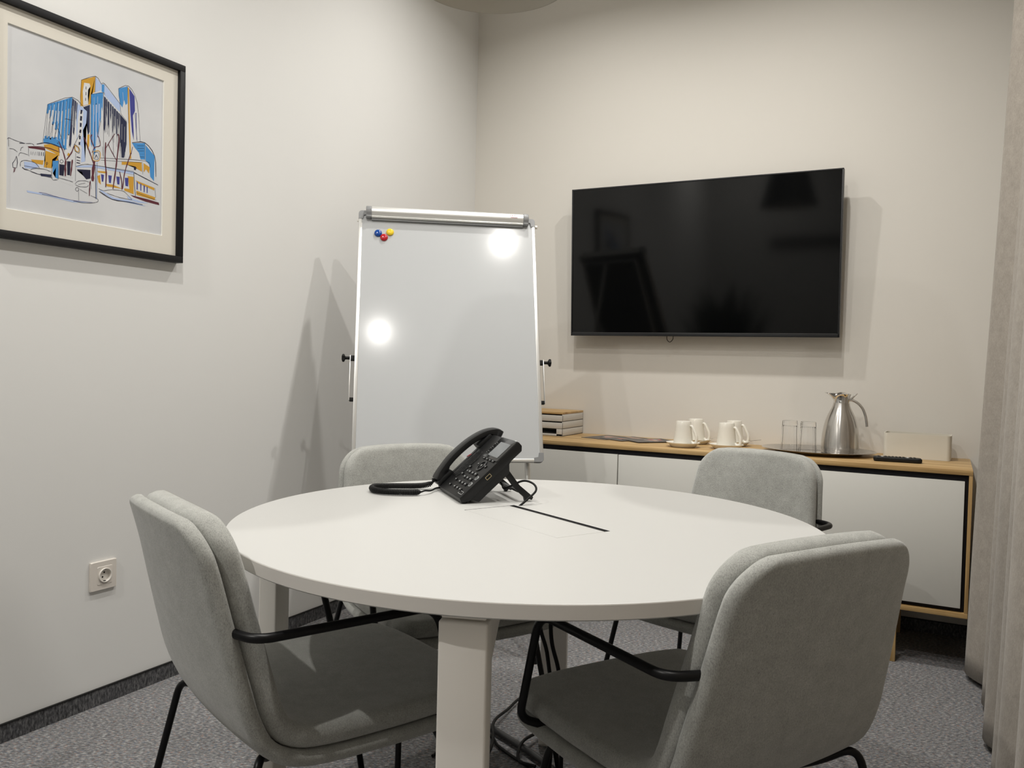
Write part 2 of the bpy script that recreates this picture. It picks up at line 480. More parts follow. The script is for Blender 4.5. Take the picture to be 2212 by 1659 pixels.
ART_FILLS = [
('G',[(1065,2025),(1285,2145),(1280,1915),(1220,1870),(1215,1720),(1060,1645),(1050,1795)]),
('W',[(1110,2000),(1195,2015),(1210,1980),(1175,1920),(1170,1835),(1180,1710),(1100,1670),(1090,1870)]),
('L',[(1295,2140),(1385,2065),(1380,1975),(1290,1915)]),
('B',[(1390,2060),(1435,2075),(1435,1955),(1390,1955)]),
('L',[(1440,2070),(1705,1860),(1700,1740),(1440,1915)]),
('B',[(1220,1865),(1415,1950),(1415,1865),(1395,1795),(1350,1760),(1310,1760),(1270,1725),(1220,1720)]),
('L',[(1340,1655),(1370,1615),(1345,1305),(1305,1165)]),
('N',[(1105,1650),(1205,1710),(1205,1320),(1180,1260),(1155,1615)]),
('N',[(1700,1715),(1820,1620),(1820,1290),(1780,1075),(1735,1065),(1715,1475)]),
('B',[(1670,2085),(1825,2165),(1825,1905),(1795,1875),(1770,1945),(1740,1820),(1705,1860),(1675,1980)]),
('G',[(1825,2155),(1850,2145),(1880,1515),(1905,1090),(1880,1075),(1850,1590)]),
('I',[(1855,2145),(1950,2050),(1960,1830),(1925,1750),(1940,1535),(1945,1375),(1910,1500),(1880,1780)]),
('I',[(1970,1805),(1985,1810),(2000,1415),(1995,1375)]),
('B',[(560,1530),(930,1740),(925,1590),(840,1540),(765,1495),(675,1480),(610,1475),(565,1450)]),
('B',[(510,1045),(540,1065),(615,1060),(675,1100),(740,1065),(820,1025),(860,980),(680,990),(510,990)]),
('L',[(1015,1675),(1160,1605),(1150,1430),(1100,1315),(1140,875),(1075,845),(1085,1065),(1005,1165),(990,1510)]),
('W',[(1040,1585),(1100,1590),(1090,1240),(1045,1090),(1010,1095),(1020,1470)]),
('K',[(1060,1600),(1090,1600),(1080,1545),(1055,1535)]),
('K',[(1055,1510),(1085,1510),(1080,1445),(1050,1440)]),
('K',[(1050,1410),(1080,1410),(1075,1355),(1050,1350)]),
('K',[(1050,1315),(1075,1315),(1070,1265),(1040,1265)]),
('K',[(1040,1220),(1065,1225),(1065,1175),(1040,1170)]),
('K',[(1035,1130),(1060,1135),(1055,1090),(1035,1090)]),
('G',[(1170,1270),(1205,1280),(1200,1115),(1180,1050),(1165,1080)]),
('G',[(515,965),(615,1000),(745,980),(745,860),(665,890),(530,925)]),
('M',[(290,885),(530,925),(540,890),(415,880),(310,870)]),
('G',[(540,890),(730,875),(730,735),(640,790),(630,665),(520,655),(540,755)]),
('G',[(335,720),(515,750),(505,685),(370,680)]),
('B',[(645,770),(730,795),(730,540),(690,545),(695,690),(650,600)]),
('K',[(745,750),(825,755),(810,595),(745,595)]),
('K',[(860,815),(915,825),(905,625),(865,620)]),
('G',[(875,940),(915,925),(900,885),(860,900)]),
('B',[(1915,1330),(2145,1385),(2150,1130),(2070,1115),(2040,1210),(1960,1275)]),
('B',[(2155,1360),(2325,1225),(2320,830),(2250,885),(2230,1070),(2160,1120)]),
('G',[(1740,1005),(2090,1075),(2100,930),(2010,955),(1980,985),(1830,980),(1740,960)]),
('G',[(2125,1070),(2240,1030),(2225,930),(2170,985),(2130,925)]),
('G',[(1335,780),(1495,805),(1495,775),(1350,760)]),
('G',[(1335,705),(1380,730),(1395,590),(1355,620)]),
('G',[(1845,810),(1950,820),(1955,555),(1790,580),(1790,615),(1880,620)]),
('G',[(1480,620),(1595,630),(1760,600),(1495,585)]),
('G',[(1990,775),(2330,725),(2330,685),(2015,740)]),
('G',[(2000,620),(2350,580),(2335,535),(2005,555)]),
('M',[(1895,535),(2020,530),(2205,525),(2415,510),(2425,470),(2175,480),(1955,510)]),
('I',[(1395,745),(1445,745),(1435,640),(1410,640)]),
('I',[(1515,755),(1575,760),(1560,645),(1530,645)]),
('I',[(1650,765),(1710,770),(1705,655),(1670,650)]),
('I',[(1795,775),(1860,785),(1855,655),(1810,655)]),
('I',[(2005,760),(2025,750),(2025,635),(2005,640)]),
('I',[(2070,745),(2090,740),(2090,635),(2075,635)]),
('I',[(2130,730),(2155,725),(2150,620),(2135,625)]),
('I',[(2185,720),(2205,715),(2205,620),(2190,620)]),
('K',[(1950,980),(1990,980),(1990,930),(1955,930)]),
('K',[(1015,735),(1225,770),(1225,645),(1160,620),(1115,660),(1090,715),(1020,715)]),
('L',[(995,780),(1225,840),(1950,900),(1950,855),(1280,820),(1010,760)]),
('L',[(280,290),(545,290),(960,270),(1230,295),(960,250),(545,270),(290,265)]),
('L',[(1395,515),(1615,440),(1865,450),(2175,410),(2080,405),(1585,410),(1380,495)]),
('L',[(1835,510),(1955,480),(2225,465),(2050,440),(1865,460)]),
('L',[(240,670),(395,690),(455,650),(370,600),(250,585)]),
('N',[(470,560),(630,575),(625,540),(480,525)]),
('L',[(1320,920),(1335,920),(1330,360),(1315,360)]),
('B',[(565,1535),(595,1550),(580,1425),(565,1395),(560,1410),(550,1405)]),
('B',[(610,1560),(640,1575),(620,1395),(605,1355),(595,1375),(590,1350)]),
('B',[(660,1585),(690,1600),(665,1305),(650,1270),(640,1290),(630,1275)]),
('B',[(705,1610),(740,1625),(710,1240),(690,1210),(680,1230),(675,1220)]),
('B',[(750,1635),(785,1655),(745,1070),(730,1025),(715,1045),(710,1035)]),
('B',[(800,1665),(835,1680),(800,1015),(780,990),(770,1010),(760,1000)]),
('B',[(850,1690),(880,1705),(845,1000),(830,965),(820,985),(815,975)]),
('B',[(890,1710),(920,1725),(900,1230),(885,1185),(875,1205),(870,1190)]),
('B',[(525,1085),(555,1100),(555,1040),(545,1000),(535,1020),(525,1010)]),
('B',[(570,1090),(600,1105),(600,1030),(590,1005),(580,1025),(570,1010)]),
('B',[(620,1095),(650,1110),(650,1040),(640,1000),(630,1020),(620,1015)]),
('B',[(670,1105),(705,1120),(700,1030),(690,995),(680,1010),(670,1000)]),
('B',[(730,1100),(760,1115),(760,1010),(745,985),(735,1000),(725,990)]),
('N',[(935,1725),(960,1710),(920,1075),(905,1020),(895,1065),(890,1055)]),
('N',[(965,1710),(990,1695),(970,1295),(960,1205),(950,1250),(945,1245)]),
('N',[(995,1690),(1010,1680),(1000,1505),(995,1410),(990,1460),(985,1440)]),
('B',[(1225,1870),(1255,1885),(1255,1210),(1245,1100),(1235,1160),(1225,1120)]),
('B',[(1265,1885),(1295,1900),(1300,1055),(1285,985),(1275,1045),(1270,995)]),
('B',[(1310,1905),(1340,1920),(1345,1370),(1330,1300),(1320,1360),(1310,1300)]),
('B',[(1355,1925),(1385,1940),(1385,1580),(1375,1490),(1365,1550),(1355,1495)]),
('B',[(1385,1935),(1410,1950),(1410,1750),(1405,1675),(1395,1735),(1390,1710)]),
('L',[(1260,1710),(1270,1700),(1270,1030),(1265,1005),(1260,1030),(1260,1020)]),
('L',[(1300,1745),(1315,1740),(1315,1150),(1310,1115),(1305,1140),(1305,1120)]),
('L',[(1345,1770),(1360,1765),(1360,1220),(1355,1180),(1350,1200),(1350,1185)]),
('N',[(1430,1900),(1460,1885),(1460,1500),(1450,1355),(1440,1430),(1430,1380)]),
('N',[(1465,1875),(1485,1865),(1485,1675),(1480,1590),(1470,1665),(1465,1655)]),
('N',[(1495,1850),(1520,1835),(1520,1525),(1510,1435),(1505,1510),(1495,1470)]),
('N',[(1530,1825),(1555,1810),(1555,1675),(1545,1560),(1535,1635),(1530,1620)]),
('N',[(1565,1800),(1590,1785),(1590,1475),(1580,1390),(1570,1465),(1565,1460)]),
('N',[(1600,1775),(1630,1760),(1625,1535),(1620,1450),(1610,1525),(1600,1495)]),
('N',[(1635,1750),(1665,1735),(1665,1420),(1655,1330),(1645,1405),(1635,1395)]),
('N',[(1670,1730),(1695,1715),(1690,1610),(1685,1480),(1675,1555),(1670,1520)]),
('N',[(1705,1700),(1740,1680),(1735,1375),(1725,1215),(1715,1290),(1705,1265)]),
('N',[(1745,1670),(1775,1655),(1775,1180),(1765,1055),(1755,1130),(1745,1055)]),
('N',[(1780,1645),(1810,1630),(1810,1315),(1800,1155),(1790,1230),(1780,1195)]),
]
ART_STROKES = [
('K',5,[(565,1535),(930,1740),(1160,1605)]),
('K',5,[(565,1535),(500,995)]),
('K',5,[(610,1455),(560,1055)]),
('K',5,[(675,1470),(600,1070)]),
('K',5,[(725,1315),(665,1085)]),
('K',5,[(930,1725),(885,1015)]),
('K',5,[(1065,2025),(1290,2150),(1385,2065),(1440,2085),(1705,1860)]),
('K',5,[(1065,2025),(1055,1645)]),
('K',5,[(1290,2145),(1285,1915)]),
('K',5,[(1220,1865),(1415,1950),(1440,1925)]),
('K',5,[(1420,1945),(1435,995)]),
('K',5,[(1220,1865),(1220,1245)]),
('K',5,[(1670,2085),(1840,2175),(1995,1970),(2060,1375)]),
('K',5,[(1670,2085),(1715,1735)]),
('K',5,[(1825,2155),(1850,1615)]),
('K',5,[(1705,1730),(1820,1630)]),
('K',10,[(1140,1955),(1140,1915)]),
('K',10,[(1140,1875),(1140,1830)]),
('K',10,[(1135,1790),(1135,1750)]),
('K',5,[(1955,1800),(2005,1375)]),
('K',5,[(1285,1490),(1275,1110)]),
('K',5,[(1370,1560),(1330,1300)]),
('K',10,[(1915,1335),(2145,1390),(2325,1225),(2355,905)]),
('K',5,[(2145,1385),(2150,1120)]),
('K',5,[(2005,1310),(2130,1340)]),
('K',5,[(2005,1270),(2130,1300)]),
('K',5,[(2025,1235),(2130,1260)]),
('K',1,[(2040,1190),(2135,1210)]),
('K',5,[(2055,1150),(2135,1165)]),
('K',5,[(1375,980),(2150,1110),(2245,1030)]),
('K',5,[(1390,950),(2105,1075)]),
('K',10,[(1950,890),(2075,860),(2395,785)]),
('K',10,[(1950,890),(1985,535)]),
('K',5,[(2105,1065),(2115,895)]),
('K',5,[(2340,725),(2355,580)]),
('K',10,[(415,950),(515,990),(615,1005),(780,985)]),
('M',10,[(290,885),(540,935),(730,920)]),
('K',5,[(300,875),(305,760)]),
('K',5,[(530,920),(525,740)]),
('K',5,[(10,920),(35,940),(130,925),(235,920)]),
('K',5,[(25,935),(30,825)]),
('K',10,[(175,905),(250,920)]),
('K',5,[(260,920),(345,940),(380,920)]),
('K',5,[(40,800),(95,805),(150,780)]),
('K',5,[(190,805),(200,845),(230,865)]),
('K',5,[(165,730),(190,780),(295,775)]),
('K',7,[(135,720),(120,670),(85,615),(90,560),(140,565),(150,635),(145,690),(135,720)]),
('M',10,[(110,560),(100,495)]),
('M',10,[(125,565),(110,505)]),
('K',5,[(190,595),(195,655),(250,690),(360,695),(420,670),(465,620)]),
('K',5,[(240,615),(370,620),(445,625)]),
('K',10,[(215,590),(250,570),(300,570)]),
('K',5,[(330,575),(370,605),(520,630),(620,615)]),
('K',5,[(335,555),(455,545),(620,575)]),
('K',5,[(265,575),(470,540),(645,535)]),
('K',5,[(555,720),(555,650)]),
('K',5,[(550,715),(560,735),(575,725),(565,705),(550,715)]),
('K',5,[(750,790),(775,820),(805,800),(775,770),(750,790)]),
('K',5,[(645,775),(730,805),(730,530)]),
('K',5,[(645,775),(635,525),(720,525)]),
('M',25,[(835,600),(835,735),(840,820)]),
('M',15,[(840,810),(795,945),(730,1065)]),
('K',5,[(820,940),(765,1135),(675,1315)]),
('K',1,[(795,955),(815,1245),(870,1390)]),
('M',15,[(850,835),(925,950),(965,1060)]),
('K',5,[(950,1030),(1005,1155),(1055,1255)]),
('M',20,[(915,620),(930,755),(940,855)]),
('M',10,[(745,910),(730,980)]),
('K',5,[(815,1400),(855,1410),(945,1410)]),
('K',5,[(965,1085),(1040,1050),(1045,975),(980,990),(965,1085)]),
('G',10,[(975,1070),(1030,1045),(1035,990),(985,1000),(975,1070)]),
('K',5,[(990,960),(990,560)]),
('K',15,[(1005,910),(1060,910)]),
('K',10,[(1005,865),(1060,865)]),
('K',15,[(1005,830),(1060,830)]),
('M',40,[(1260,615),(1265,755),(1285,910)]),
('M',15,[(1270,880),(1210,1020),(1140,1165),(1115,1220)]),
('M',10,[(1245,1025),(1290,1115),(1375,1160),(1360,1255),(1330,1300)]),
('K',5,[(1330,1275),(1385,1530)]),
('M',15,[(1290,1090),(1225,1225),(1240,1290)]),
('G',10,[(1265,1050),(1370,1075),(1365,945),(1260,925),(1265,1050)]),
('K',5,[(1275,1035),(1350,1050),(1350,960),(1275,950),(1275,1035)]),
('N',10,[(1295,960),(1315,1010),(1335,970)]),
('M',20,[(1475,570),(1480,775),(1460,960),(1465,1230)]),
('M',20,[(1595,565),(1630,805),(1655,1005),(1690,1340),(1665,1405)]),
('M',10,[(1650,1005),(1545,1150),(1510,1215)]),
('M',10,[(1475,1155),(1560,1305),(1615,1395)]),
('M',15,[(1750,585),(1740,715),(1705,850)]),
('M',15,[(1760,600),(1785,815),(1830,980),(1900,1180)]),
('M',10,[(1900,1155),(1925,1275)]),
('K',5,[(1415,1155),(1425,1020)]),
('K',5,[(1720,1345),(1710,1055)]),
('K',5,[(1585,1340),(1600,1055)]),
('K',5,[(995,770),(1140,835),(1320,855),(1950,905)]),
('K',5,[(1465,860),(1950,890)]),
('K',5,[(985,520),(1035,570),(1145,595),(1200,590)]),
('K',5,[(990,510),(1050,495),(1160,510),(1195,540)]),
('K',5,[(1035,520),(1145,565)]),
('M',15,[(1210,390),(1215,530),(1220,605)]),
('K',5,[(1240,495),(1225,620)]),
('K',5,[(990,440),(1010,475),(1045,460),(1020,420),(990,440)]),
('K',5,[(1040,445),(1045,290)]),
('K',5,[(1060,455),(1175,420)]),
('K',5,[(1230,400),(1330,375),(1355,345),(1315,315),(1160,275),(960,270)]),
('K',10,[(1300,865),(1315,370)]),
('K',5,[(1330,895),(1330,375)]),
('I',5,[(450,295),(545,300),(750,280),(1015,280),(1260,305)]),
('K',5,[(495,280),(750,280)]),
('K',1,[(760,510),(955,480)]),
('K',5,[(735,555),(850,550),(955,540)]),
('K',1,[(745,575),(875,595),(955,595)]),
('K',5,[(1355,525),(1440,510),(1570,550),(1760,570),(1835,535)]),
('K',10,[(1370,485),(1585,410),(1865,420),(2115,420)]),
('K',5,[(1495,485),(1715,460),(1925,465)]),
('K',5,[(1835,535),(1925,470)]),
('K',5,[(1995,590),(2365,540)]),
('K',5,[(335,830),(335,785)]),
('K',5,[(365,835),(360,790)]),
('K',5,[(395,840),(390,790)]),
('K',5,[(425,845),(420,795)]),
('K',10,[(450,850),(450,800)]),
('K',10,[(480,855),(480,805)]),
('K',10,[(510,860),(510,810)]),
('K',5,[(1440,1875),(1440,1405)]),
('K',5,[(1465,1855),(1470,1380)]),
('K',5,[(1490,1840),(1495,1355)]),
('K',5,[(1515,1820),(1520,1330)]),
('K',1,[(1545,1800),(1545,1310)]),
('K',5,[(1570,1785),(1575,1285)]),
('K',5,[(1595,1765),(1600,1260)]),
('K',1,[(1620,1745),(1625,1235)]),
('K',5,[(1650,1730),(1655,1210)]),
('K',5,[(1675,1710),(1680,1185)]),
('K',5,[(1700,1690),(1705,1160)]),
('K',5,[(1730,1675),(1735,1135)]),
('K',5,[(1755,1655),(1760,1110)]),
('K',5,[(1785,1635),(1790,1085)]),
('W',1,[(1450,1760),(1450,1535)]),
('W',5,[(1490,1735),(1490,1505)]),
('W',5,[(1530,1710),(1530,1480)]),
('W',5,[(1570,1680),(1570,1450)]),
('W',5,[(1610,1655),(1610,1420)]),
('W',5,[(1655,1625),(1655,1395)]),
('W',5,[(1695,1600),(1695,1365)]),
('W',5,[(1735,1570),(1735,1335)]),
('W',5,[(1780,1545),(1780,1310)]),
('W',5,[(940,1620),(930,1345)]),
('W',1,[(955,1595),(940,1335)]),
('W',1,[(965,1575),(950,1325)]),
('W',5,[(980,1555),(960,1315)]),
('W',5,[(990,1535),(970,1305)]),
('K',5,[(575,1535),(540,1050)]),
('K',5,[(620,1560),(585,1065)]),
('K',5,[(665,1585),(630,1075)]),
('K',5,[(710,1610),(675,1085)]),
('K',5,[(755,1635),(720,1095)]),
('K',5,[(800,1660),(765,1110)]),
('K',5,[(850,1685),(815,1120)]),
('K',5,[(895,1710),(860,1130)]),
('W',5,[(1480,1760),(1490,1495)]),
('W',5,[(1555,1715),(1550,1445)]),
('W',1,[(960,1585),(945,1350)]),
('W',5,[(610,1530),(590,1305)]),
('W',10,[(660,1560),(640,1315)]),
('W',10,[(725,1595),(705,1335)]),
('W',5,[(780,1625),(760,1350)]),
('W',5,[(840,1655),(820,1365)]),
('W',5,[(1265,1835),(1270,1585)]),
('W',5,[(1325,1865),(1320,1625)]),
('W',5,[(1740,2050),(1755,1900)]),
]

# ------------------------------------------------------------------ round meeting table
TX, TY, TH, TR, TT = 1.478, -2.248, 0.740, 0.610, 0.0245
table = thing('meeting_table', 'round white meeting table with four flat white legs', 'table', (TX, TY, 0))
HA = math.radians(-27.2)                 # direction of the cable hatch
HL, HW = 0.336, 0.137
bm = bmesh.new()
lathe(bm, [(0, TH), (TR - 0.002, TH), (TR - 0.0006, TH - 0.0006), (TR, TH - 0.002), (TR, TH - TT + 0.002), (TR - 0.002, TH - TT), (0, TH - TT)], 160)
top = finish('tabletop', bm, M_TABLE, table, smooth=30)
bm = bmesh.new()
bx(bm, (0.004, 0.010, TH), (HL, HW, 0.030), Matrix.Rotation(0, 4, 'Z'))
bmesh.ops.transform(bm, matrix=Matrix.Rotation(HA, 4, 'Z'), verts=bm.verts[:])
cut = finish('hatch_cut', bm, M_TABLE, None, smooth=0)
cut.location = (TX, TY, 0)
bpy.context.view_layer.update()
mod = top.modifiers.new('cut', 'BOOLEAN'); mod.operation = 'DIFFERENCE'; mod.object = cut; mod.solver = 'EXACT'
dg = bpy.context.evaluated_depsgraph_get()
dg.update()
nm = bpy.data.meshes.new_from_object(top.evaluated_get(dg), depsgraph=dg)
top.modifiers.clear(); top.data = nm; nm.name = 'tabletop'
nm.set_sharp_from_angle(angle=math.radians(14))
nm.materials.clear(); nm.materials.append(M_TABLE); nm.materials.append(M_EDGE); nm.materials.append(M_BLACKBD)
for p_ in nm.polygons:
    if abs(p_.normal.z) < 0.6 and p_.center.xy.length > TR - 0.004: p_.material_index = 1
    elif p_.center.xy.length < 0.3 and (abs(p_.normal.z) < 0.6 or TH - 0.020 < p_.center.z < TH - 0.005): p_.material_index = 2
    else: p_.material_index = 0
bpy.data.objects.remove(cut, do_unlink=True)
def hatch_box(name, c, s, m, bevel=0.0005):
    bm = bmesh.new(); bx(bm, c, s, bevel=bevel, seg=1)
    bmesh.ops.transform(bm, matrix=Matrix.Rotation(HA, 4, 'Z'), verts=bm.verts[:])
    return finish(name, bm, m, table, smooth=0)
hatch_box('cable_box', (0.004, 0.010, TH - 0.0142), (HL - 0.0006, HW - 0.0006, 0.0012), M_BLACKBD, 0)
lid = hatch_box('hatch_lid', (0.004 + 0.0004, 0.010 - 0.0066, TH - 0.0065), (HL - 0.0040, HW - 0.0160, 0.0130), M_TABLE)
lid.data.materials.append(M_BLACKBD)
for p_ in lid.data.polygons: p_.material_index = 1 if abs(p_.normal.z) < 0.3 else 0
lid['label'] = 'white rectangular cable hatch lid'
br = hatch_box('brush_strip', (0.004, 0.010 + HW / 2 - 0.0068, TH - 0.0075), (HL - 0.002, 0.0118, 0.0122), M_RUBBER)
br['label'] = 'black cable slot brush'
for ang in (-72.5, -160.5, 108.0, 18.0):
    a = math.radians(ang)
    bm = bmesh.new()
    M = Matrix.Rotation(a, 4, 'Z')
    vs = bx(bm, (0.565, 0, 0.3525), (0.040, 0.073, 0.697), bevel=0.004, seg=3)
    prism(bm, [(0.547, 0.7005), (0.415, 0.7005), (0.545, 0.605)], -0.030, 0.030, 'y')
    bx(bm, (0.485, 0, 0.7085), (0.19, 0.066, 0.010), bevel=0.002)
    bx(bm, (0.565, 0, 0.0035), (0.034, 0.06, 0.007), bevel=0.002)
    bmesh.ops.transform(bm, matrix=M, verts=bm.verts[:])
    finish('leg', bm, M_TLEG, table, smooth=30)
for ang in (-72.5, 18.0):
    bm = bmesh.new(); bx(bm, (0, 0, 0.6945), (0.84, 0.03, 0.018), bevel=0.002)
    bmesh.ops.transform(bm, matrix=Matrix.Rotation(math.radians(ang), 4, 'Z'), verts=bm.verts[:])
    finish('cross_rail', bm, M_TLEG, table, smooth=30)

# ------------------------------------------------------------------ chairs
def chair_profile():
    # side edge of the seam between shell and cushion, (y, z) from the top of the back to the seat front
    P = [(-0.262, 0.822), (-0.244, 0.745), (-0.225, 0.650), (-0.206, 0.560), (-0.190, 0.495), (-0.168, 0.450), (-0.130, 0.425), (-0.07, 0.416), (0.04, 0.415), (0.14, 0.416), (0.280, 0.419)]
    return catmull([(0, a, b) for a, b in P], 14)
_cp = chair_profile()
_cl = [0.0]
for a, b in zip(_cp, _cp[1:]): _cl.append(_cl[-1] + (b - a).length)
CL = _cl[-1]
def prof_at(s):
    s = max(0.0, min(CL, s))
    for i in range(len(_cl) - 1):
        if s <= _cl[i + 1] + 1e-9:
            t = (s - _cl[i]) / max(1e-9, _cl[i + 1] - _cl[i])
            p = _cp[i].lerp(_cp[i + 1], t)
            j0, j1 = max(0, i - 2), min(len(_cp) - 1, i + 3)
            d = (_cp[j1] - _cp[j0]).normalized()
            return p, d
    return _cp[-1], (_cp[-1] - _cp[-3]).normalized()
def interp(x, xs, ys):
    return float(np.interp(x, xs, ys))
def half_width(s, inset):
    w = interp(s, [0, 0.08, 0.30, 0.40, 0.62, CL - 0.1, CL], [0.196, 0.203, 0.228, 0.232, 0.238, 0.236, 0.232]) - inset
    r1, r2 = 0.075, 0.062
    d = s - inset
    if d < r1: w = w - r1 + math.sqrt(max(0, r1 * r1 - (r1 - d) ** 2))
    d = CL - inset - s
    if d < r2: w = w - r2 + math.sqrt(max(0, r2 * r2 - (r2 - d) ** 2))
    return w
def pad(thick, side, inset, R, puff=0.0):
    """upholstered layer along the seam surface; side -1 shell (outside), +1 cushion (inside)"""
    bm = bmesh.new()
    NS, NT = 76, 34
    ss = []
    for i in range(NS + 1):
        t = i / NS
        ss.append(inset + (CL - 2 * inset) * (0.5 - 0.5 * math.cos(PI * t)) * 0.55 + (CL - 2 * inset) * t * 0.45)
    def surf(s, x, w, off):
        p, d = prof_at(s)
        n = Vector((0, -d.z, d.y))          # towards the sitter
        if n.y < 0 and n.z < 0: n = -n
        back = interp(s, [0, 0.30, 0.42, 0.52], [1, 1, 0.45, 0.0])
        q = min(1.0, abs(x) / 0.235)
        c = (q ** 2.2 - 1.0)
        arch = 0.016 * q * q * interp(s, [0, 0.10], [1, 0])
        y = p.y + 0.036 * c * back * interp(s, [0, 0.4], [1.0, 0.6])
        z = p.z - arch + 0.010 * c * (1 - back) * interp(s, [0.5, CL], [1, 0.3])
        fr = interp(s, [CL - 0.12, CL], [0, 1])
        y -= 0.022 * q ** 2.5 * fr
        return Vector((x, y, z)) + n * off
    grid = {}
    for face in (0, 1):
        for i, s in enumerate(ss):
            w = half_width(s, inset)
            for j in range(NT + 1):
                tt = j / NT
                x = -math.cos(PI * tt) * 0.62 + (2 * tt - 1) * 0.38
                x = max(-1, min(1, x)) * w
                edge = min(s - inset, CL - inset - s, (w - abs(x)) * 1.0)
                edge = max(0.0, edge)
                e = math.sqrt(max(0.0, 1 - (1 - min(1, edge / R)) ** 2))
                mid = thick / 2
                pf = puff * (1 - (abs(x) / max(w, 1e-6)) ** 4) if face else 0.0
                off = mid + (mid * e + pf * e if face else -mid * e * 0.96)
                boundary = (i in (0, NS) or j in (0, NT))
                if face and boundary:
                    grid[(1, i, j)] = grid[(0, i, j)]
                else:
                    grid[(face, i, j)] = bm.verts.new(surf(s, x, w, side * off))
    for face in (0, 1):
        for i in range(NS):
            for j in range(NT):
                vs = [grid[(face, i, j)], grid[(face, i + 1, j)], grid[(face, i + 1, j + 1)], grid[(face, i, j + 1)]]
                vs = list(dict.fromkeys(vs))
                if len(vs) > 2:
                    try: bm.faces.new(vs)
                    except ValueError: pass
    bmesh.ops.remove_doubles(bm, verts=bm.verts[:], dist=0.0002)
    return bm

CHAIR_GROUP = 'grey upholstered chairs around the round table'
def make_chair(label, loc, rz):
    t = thing('meeting_chair', label, 'chair', loc, rz, CHAIR_GROUP)
    o = finish('shell', pad(0.028, -1, 0.0, 0.017), M_FABRIC, t, smooth=180)
    o = finish('seat_cushion', pad(0.040, 1, 0.004, 0.021, 0.006), M_FABRIC_IN, t, smooth=180)
    AZ = 0.634
    for s in (-1, 1):
        bm = bmesh.new()
        pts = rounded([(s * 0.200, -0.238, AZ), (s * 0.259, -0.218, AZ), (s * 0.259, 0.112, AZ), (s * 0.262, 0.166, 0.428), (s * 0.215, 0.150, 0.412)], [0.055, 0.040, 0.030], 8)
        tube(bm, pts, 0.0078, 14)
        finish('armrest', bm, M_BLACK, t, smooth=60)
    for s in (-1, 1):
        for path, foot, rr in (([(s * 0.10, 0.155, 0.382), (s * 0.190, 0.165, 0.378), (s * 0.230, 0.246, 0.008)], (s * 0.230, 0.2465, 0), [0.045]),
                           ([(s * 0.06, -0.085, 0.372), (s * 0.15, -0.150, 0.388), (s * 0.208, -0.192, 0.424), (s * 0.283, -0.268, 0.008)], (s * 0.283, -0.2685, 0), [0.04, 0.036])):
            bm = bmesh.new()
            tube(bm, rounded(path, rr, 8), 0.0072, 14)
            lg = finish('leg', bm, M_BLACK, t, smooth=60)
            bm = bmesh.new()
            lathe(bm, [(0, 0), (0.0085, 0), (0.0085, 0.010), (0.0, 0.010)], 16, c=foot)
            finish('foot_cap', bm, M_RUBBER, lg, smooth=60)
    bm = bmesh.new()
    tube(bm, [(-0.10, 0.155, 0.382), (0.10, 0.155, 0.382)], 0.0072, 12)
    tube(bm, [(-0.08, -0.085, 0.372), (0.08, -0.085, 0.372)], 0.0072, 12)
    tube(bm, [(-0.075, 0.155, 0.382), (-0.075, -0.085, 0.372)], 0.0072, 12)
    tube(bm, [(0.075, 0.155, 0.382), (0.075, -0.085, 0.372)], 0.0072, 12)
    finish('under_frame', bm, M_BLACK, t, smooth=60)
    return t
ch = make_chair('grey felt armchair in the right foreground, seen from behind with its back to the camera', (1.866, -2.349, 0), math.radians(58.65))
dup(ch, (1.177, -2.566, 0), math.radians(-24.4), 'grey felt armchair in the left foreground, standing nearest the wall socket')
dup(ch, (1.055, -1.914, 0), math.radians(239.0), 'grey felt armchair at the far side of the table in front of the flipchart')
dup(ch, (1.668, -1.448, 0), math.radians(161.8), 'grey felt armchair at the far side of the table in front of the sideboard')

# ------------------------------------------------------------------ sideboard
CBX0, CBX1, CBD, CBT = 0.330, 2.348, 0.461, 0.7286
sb = thing('sideboard', 'long oak sideboard with white doors and black reveals along the back wall', 'sideboard', (0, -0.0012, 0))
def part(name, c, s, m, parent, bevel=0.001, seg=2, smooth=30):
    bm = bmesh.new(); bx(bm, c, s, bevel=bevel, seg=seg)
    return finish(name, bm, m, parent, smooth=smooth)
W = CBX1 - CBX0; XM = (CBX0 + CBX1) / 2
part('top_panel', (XM, -CBD / 2 - 0.0005, CBT - 0.009), (W, CBD, 0.018), M_OAK, sb, 0.0012)
part('bottom_panel', (XM, -CBD / 2, 0.2075), (W, CBD, 0.018), M_OAK, sb, 0.0012)
part('side_panel', (CBX1 - 0.006, -CBD / 2, 0.4635), (0.012, CBD - 0.001, 0.494), M_OAK_V, sb, 0.001)
part('side_panel', (CBX0 + 0.006, -CBD / 2, 0.4635), (0.012, CBD - 0.001, 0.494), M_OAK_V, sb, 0.001)
part('carcass', (XM, -0.225, 0.4635), (W - 0.026, 0.438, 0.492), M_BLACKBD, sb, 0.001)
for (x0, x1) in ((0.370, 1.0125), (1.0175, 1.6690), (1.6740, 2.3235)):
    part('door', ((x0 + x1) / 2, -0.4525, 0.4605), (x1 - x0, 0.016, 0.4555), M_DOOR, sb, 0.001)
for x in (0.40, 2.105):
    for y in (-0.435, -0.05):
        part('leg', (x, y, 0.0990), (0.028, 0.040, 0.198), M_OAK_V, sb, 0.002)

